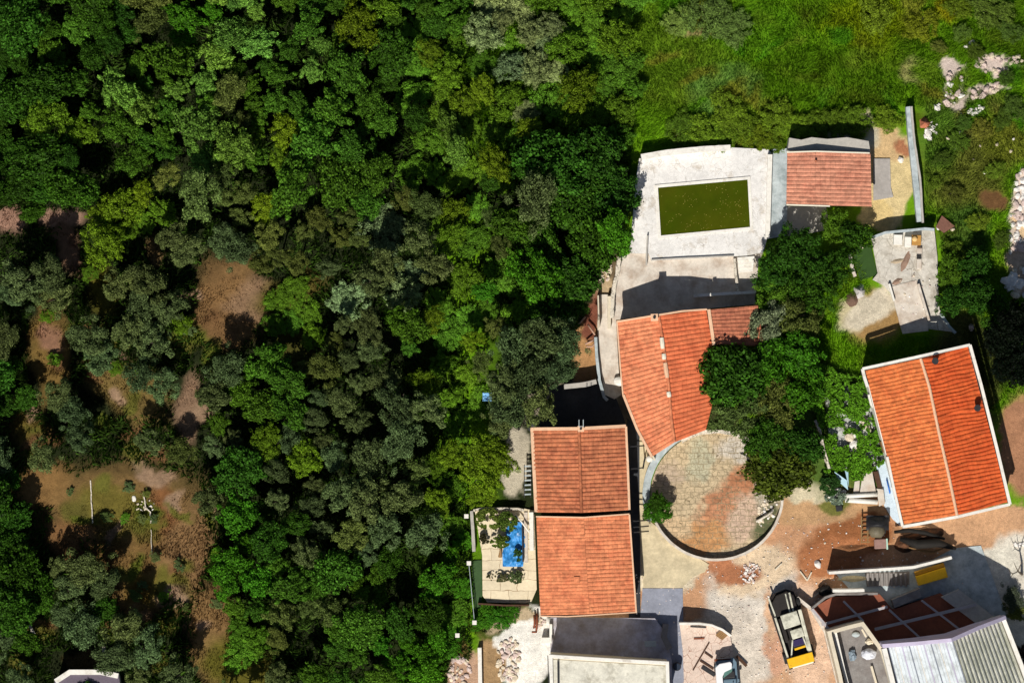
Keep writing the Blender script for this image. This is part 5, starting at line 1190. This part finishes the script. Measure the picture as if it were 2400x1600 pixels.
# kinds by place: one letter per 100 px of the photograph
MAP = ["DGDKBLGGYGGSSSM", "DGDGLGGLGDYSSSM", "DYGLGKGGGDYSSSM", "DDYGLGYGGKLMDDD", "DDYYKKYGGKKDDDD",
       "OOYOOKKKKSYKDDD", "OOOOOKKOSSYBDDD", "OOOOYYGOOGYKKDD", "DOOOOGGKOGYKOOO", "DOOOKGGOOOYOOOO",
       "OOOOKOYOOOYYOOO", "DOOOODOOOKYYOOO", "DOOOBBDOOOBBOOO", "DOOOBBGGGDBBOOO", "DODDKGKKGDBBOOO", "OODOOKOGGBBBOOO", "OODOOKOGGBBBOOO"]
clear = [(10, 515, 42, 24), (150, 512, 52, 20), (160, 590, 22, 50), (115, 830, 42, 115), (240, 675, 32, 60), (290, 915, 95, 50), (445, 960, 34, 75), (535, 700, 66, 105), (620, 690, 90, 36),
         (110, 1140, 50, 36), (300, 1180, 150, 75), (330, 1320, 70, 110), (430, 1290, 40, 100), (150, 1240, 30, 50), (500, 1500, 38, 120), (95, 1465, 40, 16), (200, 1560, 70, 36), (365, 590, 18, 30),
         (340, 1400, 40, 36), (560, 1580, 50, 30), (60, 1010, 34, 30), (690, 790, 26, 60)]
# shade pockets of the photograph kept free of crowns
gaps = [(585, 800, 46, 40), (470, 650, 36, 50), (75, 570, 60, 34), (185, 660, 26, 40), (350, 960, 30, 40), (250, 960, 40, 30), (420, 1480, 44, 60), (260, 1270, 30, 40), (80, 1240, 26, 50), (480, 1100, 30, 40),
        (940, 860, 60, 34), (1050, 920, 30, 60), (955, 1370, 34, 70), (230, 400, 44, 60), (940, 330, 32, 60), (740, 1500, 24, 60), (640, 60, 20, 20), (160, 240, 30, 20), (440, 400, 26, 20), (600, 410, 26, 16),
        (60, 850, 26, 50), (1010, 1020, 24, 60), (800, 590, 20, 20), (880, 740, 18, 20), (1330, 580, 40, 30), (1300, 960, 30, 40), (620, 340, 12, 14)]
def region(x, y):
    "may a forest tree stand here?"
    if y < 345: lim = 1490
    elif y < 560: lim = 1450
    elif y < 640: lim = 1385
    elif y < 760: lim = 1325
    elif y < 900: lim = 1300
    elif y < 980: lim = 1215
    elif y < 1180: lim = 1075
    elif y < 1440: lim = 1062
    else: lim = 1000 if y > 1560 else 1030
    return x < lim
placed = []
area = {}
def zone(x, y):
    return ("upper" if y < 530 else "middle" if y < 1060 else "lower") + " " + ("left" if x < 520 else "central" if x < 1000 else "right")
EXPL = [  # hand-placed crowns x, y, r, kind
 (270, 210, 48, 'L'), (320, 250, 44, 'L'), (500, 120, 46, 'L'), (540, 85, 44, 'L'), (430, 40, 46, 'B'), (840, 60, 52, 'Y'), (740, 330, 62, 'G'), (800, 430, 66, 'G'), (860, 470, 40, 'G'), (540, 340, 50, 'L'),
 (60, 660, 60, 'O'), (110, 640, 50, 'O'), (30, 690, 34, 'O'), (130, 700, 44, 'O'), (280, 670, 44, 'O'), (340, 660, 50, 'O'), (330, 730, 54, 'O'), (390, 720, 46, 'O'), (300, 780, 46, 'O'), (360, 800, 50, 'O'), (210, 790, 52, 'O'), (240, 840, 46, 'O'),
 (400, 560, 40, 'O'), (440, 590, 44, 'O'), (520, 560, 44, 'O'), (560, 590, 46, 'O'), (330, 880, 46, 'O'), (380, 900, 44, 'O'), (130, 920, 42, 'O'), (170, 970, 44, 'O'), (530, 860, 50, 'O'), (500, 930, 46, 'O'),
 (200, 1330, 56, 'O'), (160, 1380, 40, 'O'), (240, 1360, 44, 'O'), (290, 1470, 50, 'O'), (200, 1470, 54, 'O'), (340, 1520, 50, 'O'), (270, 1540, 50, 'O'), (150, 1440, 34, 'O'),
 (820, 700, 50, 'S'), (870, 660, 46, 'O'), (900, 620, 44, 'O'), (860, 760, 44, 'O'), (980, 560, 46, 'O'), (1020, 620, 46, 'O'), (1000, 480, 42, 'K'), (930, 950, 54, 'O'), (900, 900, 44, 'O'), (1000, 960, 48, 'O'), (940, 1040, 56, 'O'), (860, 1080, 54, 'O'), (860, 1180, 54, 'O'), (800, 1160, 50, 'O'), (940, 1160, 50, 'O'), (900, 1240, 48, 'O'), (820, 1250, 46, 'K'),
 (1300, 385, 84, 'D'), (1400, 375, 74, 'D'), (1440, 460, 62, 'D'), (1350, 470, 78, 'D'), (1250, 470, 66, 'O'), (1250, 560, 64, 'D'), (1400, 560, 74, 'D'), (1330, 650, 66, 'D'), (1250, 650, 62, 'B'), (1180, 640, 52, 'M'), (1370, 640, 46, 'D'), (1310, 720, 56, 'D'), (1230, 740, 54, 'M'), (1250, 380, 56, 'D'), (1200, 520, 50, 'G'), (1440, 540, 46, 'B'),
 (1200, 820, 56, 'O'), (1270, 790, 60, 'O'), (1330, 800, 50, 'O'), (1240, 880, 64, 'O'), (1310, 860, 54, 'O'), (1180, 900, 50, 'O'), (1200, 960, 60, 'O'), (1265, 950, 50, 'O'), (1170, 990, 40, 'O'),
 (1140, 1060, 52, 'Y'), (1125, 1115, 50, 'Y'), (1165, 1080, 44, 'Y'), (1130, 1160, 32, 'Y')]
for x, y, r, k in EXPL: placed.append((x, y, r, k))
for k_ in range(400):
    x = rnd.uniform(960, 1200); y = rnd.uniform(60, 1500)
    if not region(x, y) or y > 470 and not (1020 < x + (y > 900) * -30 < 1150): continue
    r = rnd.uniform(28, 46)
    if any((x - a) ** 2 + (y - b) ** 2 < (.72 * (r + c)) ** 2 for a, b, c, _ in placed): continue
    placed.append((x, y, r, rnd.choice('MMMY')))
for k_ in range(260):
    x = rnd.uniform(1180, 1480); y = rnd.uniform(-20, 330); r = rnd.uniform(30, 54)
    if any((x - a) ** 2 + (y - b) ** 2 < (.6 * (r + c)) ** 2 for a, b, c, _ in placed): continue
    placed.append((x, y, r, 'S' if x < 1330 and rnd.random() < .6 else rnd.choice('MMMY')))
for x, y, r in ((650, 700, 34), (690, 680, 36), (720, 730, 34), (680, 760, 30), (640, 760, 26), (735, 790, 30), (330, 520, 30), (380, 500, 34), (300, 540, 24), (560, 1540, 40), (600, 1500, 36), (560, 1480, 30), (210, 640, 20), (110, 740, 18)):
    placed.append((x, y, r, 'M'))
tries = 0
while tries < 9000:
    tries += 1
    x = rnd.uniform(-40, 1500); y = rnd.uniform(-40, 1640)
    if not region(x, y): continue
    k = MAP[min(16, max(0, int(y // 100)))][min(14, max(0, int((x + rnd.uniform(-25, 25)) // 100)))]
    r = rnd.choice((rnd.uniform(26, 42), rnd.uniform(40, 62))) if k not in 'SM' else rnd.uniform(36, 60)
    if x < 500 and y > 520 and (k == 'O' or x > 90) and (tries > 900 or rnd.random() < .3): continue
    if tries > 6000: r = rnd.uniform(24, 34)
    if any(((x - cx) / (rx + r * .75)) ** 2 + ((y - cy) / (ry + r * .75)) ** 2 < 1 for cx, cy, rx, ry in clear): continue
    if any(((x - cx) / (rx + r * .5)) ** 2 + ((y - cy) / (ry + r * .5)) ** 2 < 1 for cx, cy, rx, ry in gaps): continue
    f = .68 if k not in 'O' else .74
    if any((x - a) ** 2 + (y - b) ** 2 < (f * (r + c)) ** 2 for a, b, c, _ in placed): continue
    placed.append((x, y, r, k))
placed.sort(key=lambda q_: -q_[2])
SEEN = set()
def sizeword(r): return "small" if r < 34 else "medium sized" if r < 48 else "large"
for x, y, r, k in placed:
    z_ = zone(x, y)
    nm = PAL[k][2]
    if k in 'SM': tree(x, y, r, k, f"{nm}, {where(x, y)}", f"{nm}s, {z_}", z=rnd.uniform(.2, 1.0))
    else: tree(x, y, r, k, f"{sizeword(r)} {nm}, {where(x, y)}", f"{nm}s, {z_}")
from collections import Counter
print("forest trees", len(placed), Counter(k for _, _, _, k in placed), [k for k, v in Counter(o["label"] for o in bpy.data.objects if "label" in o.keys() and o.name.startswith(("tree","olive","shrub"))).items() if v > 1])
# trees between the houses
for x, y, r, k, z, kd, lab in (
 (1722, 878, 80, 'D', 3.2, 'dense', "large dark olive green tree overhanging the east slope of the large orange roof"),
 (1668, 842, 30, 'D', 3.0, 'dense', "small dark crown touching the faded annex roof from below"),
 (1800, 850, 62, 'B', 2.6, 'dense', "bright green tree right of the large dark tree between the houses"),
 (1880, 830, 62, 'B', 3.0, 'loose', "bright green tree below the sandy slope, left of the deep orange roof"),
 (1740, 960, 62, 'K', 3.2, 'fine', "khaki crown above the round stone terrace"),
 (1820, 950, 66, 'K', 3.0, 'fine', "khaki crown in the middle of the clump between the houses"),
 (1880, 920, 58, 'B', 3.0, 'loose', "green crown at the upper left of the vines"),
 (1790, 1030, 48, 'D', 3.4, 'dense', "deep green crown above the olive green round tree"),
 (1826, 1088, 82, 'Y', 1.8, 'dense', "round olive green tree at the right rim of the round terrace"),
 (1880, 1040, 48, 'D', 2.6, 'dense', "dark crown left of the crumbling white wall"),
 (1800, 760, 56, 'S', 2.6, 'olive', "pale khaki tree right of the faded annex roof"),
 (1870, 740, 58, 'K', 2.4, 'olive', "khaki tree between the pale tree and the sandy slope"),
 (1826, 640, 60, 'D', 2.4, 'fine', "dark green tree right of the shaded patio"),
 (1880, 600, 70, 'D', 3.0, 'fine', "dark green tree below the pool house path"),
 (1830, 700, 60, 'M', 2.4, 'fine', "green tree right of the patio, in the lower part of the garden clump"),
 (1910, 680, 62, 'D', 2.8, 'fine', "dark green tree left of the pale boulder"),
 (1960, 620, 46, 'D', 2.2, 'fine', "dark green tree left of the turf rectangle"),
 (1965, 530, 44, 'M', 1.6, 'fine', "green bush against the lower side of the pool house"),
 (2000, 550, 40, 'D', 1.6, 'loose', "green bush between the sandy ground and the turf rectangle"),
 (1836, 590, 40, 'D', 2.2, 'fine', "dark tree at the lower end of the grey pool house path"),
 (1690, 985, 34, 'K', 2.6, 'fine', "small khaki crown touching the lower end of the large orange roof"),
 (1542, 1198, 34, 'B', 1.4, 'dense', "small bright green tree on the left rim of the round terrace"),
 (1540, 1180, 26, 'D', 1.6, 'dense', "dark bush crown just above the small bright green tree"),
 (2290, 690, 44, 'D', 2.0, 'dense', "dark green tree left of the white rock pile"),
 (2285, 620, 40, 'D', 1.6, 'dense', "dark bush at the upper end of the trees left of the rock pile"),
 (2340, 740, 40, 'D', 1.8, 'loose', "green tree above the black shaded hollow"),
 (2230, 640, 40, 'M', 1.0, 'fine', "green bush right of the concrete platform"),
 (2225, 700, 36, 'D', 1.0, 'loose', "dark bush right of the ramp"),
 (2130, 1250, 0, 'D', 1, None, None),
 ):
    if not lab: continue
    tree(x, y, r, k, lab, None, z=z, kind=kd, colr=(.080, .110, .010) if lab.startswith("round olive") else (.19, .21, .10) if lab.startswith("pale khaki") else None)
# dark hollow at the right edge: its shade put in as near-black added trees
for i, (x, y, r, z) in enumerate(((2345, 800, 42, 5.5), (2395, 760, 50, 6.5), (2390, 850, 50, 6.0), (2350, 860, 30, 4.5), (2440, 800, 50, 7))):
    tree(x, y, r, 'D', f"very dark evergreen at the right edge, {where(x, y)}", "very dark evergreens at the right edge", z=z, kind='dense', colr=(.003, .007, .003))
tree(2372, 1402, 32, 'S', "grey green bush on the pale ground right of the corrugated roof", None, z=.5, kind='olive', name="bush", colr=(.06, .08, .05))
tree(2385, 1430, 26, 'K', "spiky olive bush below the grey green bush at the right edge", None, z=.3, kind='loose', name="bush")
tree(2398, 1540, 30, 'D', "dark brownish bush at the lower right edge", None, z=.4, kind='olive', name="bush", colr=(.03, .025, .02))
# bare tree
t = thing("bare_tree", base(2395, 1345), "leafless brown tree at the right edge above the grey green bush", "tree")
mb = MB(); mb.tube([P(2395, 1345, -.1), P(2392, 1343, 1.2), P(2386, 1338, 2.0)], [.12, .09, .06], 8); mb.build("trunk", m_bark, t)
for i, pts in enumerate((((2386, 1338, 2.0), (2374, 1344, 2.5), (2366, 1356, 2.8)), ((2386, 1338, 2.0), (2392, 1322, 2.6), (2398, 1312, 2.9)), ((2374, 1344, 2.5), (2368, 1340, 2.9), (2362, 1330, 3.1)), ((2386, 1338, 2.0), (2380, 1326, 2.5), (2376, 1316, 2.8)))):
    mb = MB(); mb.tube([P(*q_) for q_ in pts], [.05, .035, .015], 6); mb.build("branch", m_bark, t)
# vines on the pergola: leaves with holes
g = np.random.RandomState(9)
def vinef(g, n):
    x = g.uniform(1890, 2095, n); y = g.uniform(850, 1125, n)
    w_ = (fbm(x / 30, y / 30, 90) - .5) * 50
    ok = inpoly(x + w_, y - w_, [(1900, 860), (2025, 880), (2040, 930), (2062, 1000), (2084, 1050), (2068, 1090), (2020, 1125), (1975, 1120), (1945, 1095), (1925, 1010), (1900, 950)])
    hole = fbm(x / 16, y / 16, 95) + .16 * np.exp(-(((x - 1995) / 50) ** 2 + ((y - 1000) / 70) ** 2))
    ok &= hole < .63
    x = x[ok]; y = y[ok]; z = .35 + .7 * fbm(x / 12, y / 12, 96) - .5 * (g.uniform(0, 1, len(x)) ** 2)
    k_ = (H - z) / H * S
    return np.stack([(x - 1200) * k_, (800 - y) * k_, z], 1)
v, f = leaf_sheet(42000, vinef, .085, 11)
c0 = np.array((P(2000, 1000).x, P(2000, 1000).y, 0)); o = np_mesh("grape_vine", v - c0, f, m_leaf); o.location = c0; o.color = (.095, .235, .012, 1)
tag(o, "leafy green vines spread over white rubble west of the deep orange roof", "vine")
# small plants on the terrace
def plant(cx, cy, rx, ry, n, z, col, label, name="plant", cat="plant", ls=.07, seed=1, m=None):
    def fn(g, n_):
        a = g.uniform(0, 6.283, n_); q_ = np.sqrt(g.uniform(0, 1, n_)); x = cx + np.cos(a) * q_ * rx; y = cy + np.sin(a) * q_ * ry
        ok = fbm(x / 9, y / 9, 100 + seed) < .60 - .12 * q_; x, y, q_ = x[ok], y[ok], q_[ok]
        zz = z + (1 - q_) * z * .6 * g.uniform(0, 1, len(x)) + .1; k_ = (H - zz) / H * S
        return np.stack([(x - 1200) * k_, (800 - y) * k_, zz], 1)
    v, f = leaf_sheet(n, fn, ls, seed, .8); p_ = P(cx, cy, 0); o = np_mesh(name, v - np.array(p_), f, m or m_leaf); o.location = p_; o.color = (*col, 1)
    mb = MB(); mb.tube([(0, 0, .02), (.02, .02, max(.2, z))], [.04, .02], 6); me = bpy.data.meshes.new("stem"); me.from_pydata(mb.v, [], mb.f); me.materials.append(m_bark)
    s_ = bpy.data.objects.new("stem", me); C.objects.link(s_); s_.parent = o
    return tag(o, label, cat)
plant(1148, 1215, 34, 26, 5200, .9, (.14, .19, .03), "pale yellow green shrub at the top of the cream terrace", seed=2)
plant(1190, 1222, 26, 24, 4200, 1.0, (.09, .15, .02), "green shrub above the blue tarpaulin", seed=3)
plant(1172, 1268, 24, 16, 2600, .8, (.10, .15, .02), "small palm like plant left of the blue tarpaulin", seed=4, name="palm")
plant(1213, 1300, 10, 16, 900, .75, (.05, .12, .03), "green sprig on the lower part of the blue tarpaulin", seed=5)
plant(1170, 1352, 30, 11, 3600, .4, (.12, .12, .05), "dry creeping plant across the cream terrace", seed=6, ls=.05)
plant(1210, 1352, 18, 15, 1700, .5, (.10, .14, .05), "grey green plant at the right of the cream terrace", seed=7)
plant(1136, 1262, 14, 12, 900, .5, (.05, .045, .02), "brown dry plant by the grey wall of the cream terrace", seed=8)
plant(1962, 1165, 30, 18, 2400, .5, (.20, .26, .18), "whitish plants below the broken blue panel", seed=9)
plant(1945, 1135, 26, 26, 3600, .8, (.03, .08, .015), "dark green plant left of the broken blue panel", seed=10)
plant(2075, 895, 0.1, .1, 2, .1, (.05, .1, .02), "x") if False else None
log([(1172, 1304, .25), (1173, 1290, .5), (1172, 1276, .8)], [.18, .09, .07], m_wood, "short brown trunk at the foot of the small palm", name="palm_stump", cat="stump")
# scrub along the top of the pool deck and the pool house
for i, (x, y, r, k) in enumerate(((1600, 300, 40, 'D'), (1650, 310, 44, 'M'), (1690, 325, 36, 'M'), (1735, 300, 48, 'M'), (1780, 322, 38, 'M'), (1812, 335, 26, 'L'), (1865, 298, 36, 'M'), (1905, 292, 34, 'M'), (1955, 290, 40, 'D'), (2005, 280, 38, 'D'), (1820, 280, 44, 'M'), (2080, 280, 34, 'M'), (1700, 260, 44, 'D'))):
    tree(x, y, r, k, f"low scrub bush above the pool, {where(x, y)}", "low scrub bushes above the pool", z=.35, kind='fine', name="bush", colr=(.13, .215, .012) if k != 'D' else (.10, .18, .012))
for i, (x, y, r) in enumerate(((1040, 1500, 44), (1000, 1560, 46), (1060, 1450, 34), (1130, 1450, 30), (1165, 1452, 30), (1200, 1440, 22), (1085, 1380, 26), (1085, 1270, 26))):
    tree(x, y, r, 'B', f"bright green bush at the forest edge, {where(x, y)}", "bright green bushes at the forest edge", z=.4, kind='fine', name="bush")
for i in range(26):
    x, y = rnd.uniform(60, 520), rnd.choice((rnd.uniform(1080, 1440), rnd.uniform(640, 960))); r = rnd.uniform(9, 20); k = rnd.choice('OOMK')
    tree(x, y, r, k, f"small scrubby bush in the brown clearings, {where(x, y)}", "small bushes in the brown clearings", z=.15, kind='olive' if k != 'M' else 'fine', name="bush")
for i, (x, y, r, k) in enumerate(((2210, 370, 22, 'D'), (2250, 330, 26, 'M'), (2300, 300, 26, 'K'), (2350, 280, 24, 'D'), (2330, 400, 24, 'M'), (2240, 450, 24, 'K'), (2290, 520, 26, 'M'), (2350, 560, 22, 'D'), (2190, 430, 16, 'M'), (2240, 590, 28, 'M'), (2360, 180, 20, 'D'), (2290, 120, 22, 'D'), (2200, 110, 18, 'K'), (2260, 290, 20, 'D'))):
    tree(x, y, r, k, f"low bush on the rocky right hand slope, {where(x, y)}", "low bushes on the rocky slope", z=.12, kind='fine', name="bush", colr=(.10, .17, .014) if k == 'M' else (.12, .14, .02) if k == 'K' else (.06, .11, .012))
scatter(12, 2300, 330, 90, 90, 0, .1, .26, [0, 2], "pale stone on the rocky slope", "pale stones on the rocky slope", .1)
# isolated green patches of the meadow
for i, (x, y, r, k) in enumerate(((1660, 30, 60, 'S'), (1720, 60, 46, 'S'), (1590, 50, 40, 'S'), (2255, 75, 22, 'D'), (2330, 20, 50, 'D'), (2250, 20, 30, 'Y'), (2370, 70, 30, 'D'), (2380, 250, 30, 'D'), (2160, 60, 40, 'M'), (2050, 30, 46, 'Y'))):
    tree(x, y, r, k, ("pale" if k == 'S' else "yellowish" if k == 'Y' else "dark" if k == 'D' else "green") + f" low meadow shrub, {where(x, y)}", ("pale" if k == 'S' else "yellowish" if k == 'Y' else "dark" if k == 'D' else "green") + " meadow shrubs", z=.15, kind='fine', name="shrub", colr=(.12, .20, .04) if k == 'S' else (.09, .15, .02) if k == 'D' else (.15, .21, .012))

def inclear(x, y):
    r = np.zeros(len(x), bool)
    for cx, cy, rx, ry in clear: r |= ((x - cx) / (rx * 1.15)) ** 2 + ((y - cy) / (ry * 1.15)) ** 2 < .8 + .6 * fbm(x / 12, y / 12, 88)
    return r
# ------------------------------------------------------------------ grass and undergrowth: nobody could count it
m_grass = mat("grass_blades", (0, 0, 0), rough=.7, attr=True, island=.35, var=((.8, .15),), bump=None, spec=.15, transl=.25)
pads_px = [[(1490, 345), (2045, 345), (2045, 560), (1790, 612), (1778, 720), (1400, 760), (1440, 600)], [(2040, 520), (2195, 520), (2240, 785), (2090, 785), (1995, 580)], [(2110, 250), (2170, 250), (2170, 525), (2040, 525), (2040, 350)],
           [(1400, 700), (1800, 700), (1830, 1300), (1450, 1640), (1100, 1640), (1230, 1440), (1100, 1420), (1100, 1190), (1240, 990), (1400, 900)], [(2020, 860), (2275, 805), (2370, 1180), (2110, 1235)], [(1830, 1380), (2440, 1280), (2440, 1640), (1600, 1640), (1600, 1480)]]
def grass(name, n, xr, yr, hgt, wid, seed, label, fmask=None, hcol=1.0, thr=0.5, pads=True, alt=None):
    g = np.random.RandomState(seed); x = g.uniform(*xr, n); y = g.uniform(*yr, n)
    col, den = paint(x, y); ok = den * g.uniform(.5, 1.2, n) > thr
    if fmask is not None: ok &= fmask(x, y)
    if pads:
        for q_ in pads_px: ok &= ~inpoly(x, y, q_)
    x, y, col = x[ok], y[ok], col[ok]; n = len(x)
    k_ = S; X_ = (x - 1200) * k_; Y_ = (800 - y) * k_
    hh = hgt * g.uniform(.4, 1.3, n) * (.55 + .9 * fbm(x / 18, y / 18, 60)); a = g.uniform(0, 6.283, n)
    wind = fbm(x / 70, y / 70, 61) * 9
    lx = np.cos(wind) * hh * .6 + g.normal(size=n) * hh * .35; ly = np.sin(wind) * hh * .6 + g.normal(size=n) * hh * .35
    w_ = wid * g.uniform(.6, 1.3, n)
    z0 = np.zeros(n) - .12
    b1 = np.stack([X_ - np.cos(a) * w_, Y_ - np.sin(a) * w_, z0], 1); b2 = np.stack([X_ + np.cos(a) * w_, Y_ + np.sin(a) * w_, z0], 1); tp = np.stack([X_ + lx, Y_ + ly, hh], 1)
    v = np.stack([b1, b2, tp], 1).reshape(-1, 3); f = np.arange(n * 3).reshape(-1, 3)
    if alt is not None: col = col * 0 + np.array(alt) * (.6 + .8 * fbm(x / 40, y / 40, 64))[:, None]
    col = col * hcol * g.uniform(.7, 1.3, n)[:, None]
    o = np_mesh(name, v, f, m_grass, np.repeat(col, 3, 0)); tag(o, label, "grass"); o['kind'] = 'stuff'; return o
grass("meadow_grass", 230000, (1440, 2440), (-30, 960), .42, .035, 1, "long green grass of the upper right meadow and the slopes", lambda x, y: (x > 1430), 1.35, .45)
grass("undergrowth", 170000, (-30, 1480), (-30, 1640), .6, .10, 2, "dark green undergrowth between the forest trees", lambda x, y: ((x < 1100) | (y < 700)) & ~inclear(x, y), 1.0, .25, True, (.045, .095, .010))
grass("clearing_grass", 110000, (-30, 760), (480, 1640), .22, .04, 3, "short dry grass of the brown clearings", lambda x, y: fbm(x / 30, y / 30, 80) > .45, 1.2, .07)
grass("edge_grass", 40000, (980, 1260), (1180, 1640), .3, .04, 4, "green grass at the forest edge by the cream terrace", lambda x, y: (x < 1105) | ((y > 1425) & (y < 1480)), 1.0, .3, False, (.05, .11, .012))
grass("belt_grass", 90000, (940, 1480), (-30, 420), .45, .05, 5, "tall green growth between the forest and the meadow", None, 1.1, .5)

for o in bpy.data.objects:
    if '_base' in o.keys(): del o['_base']
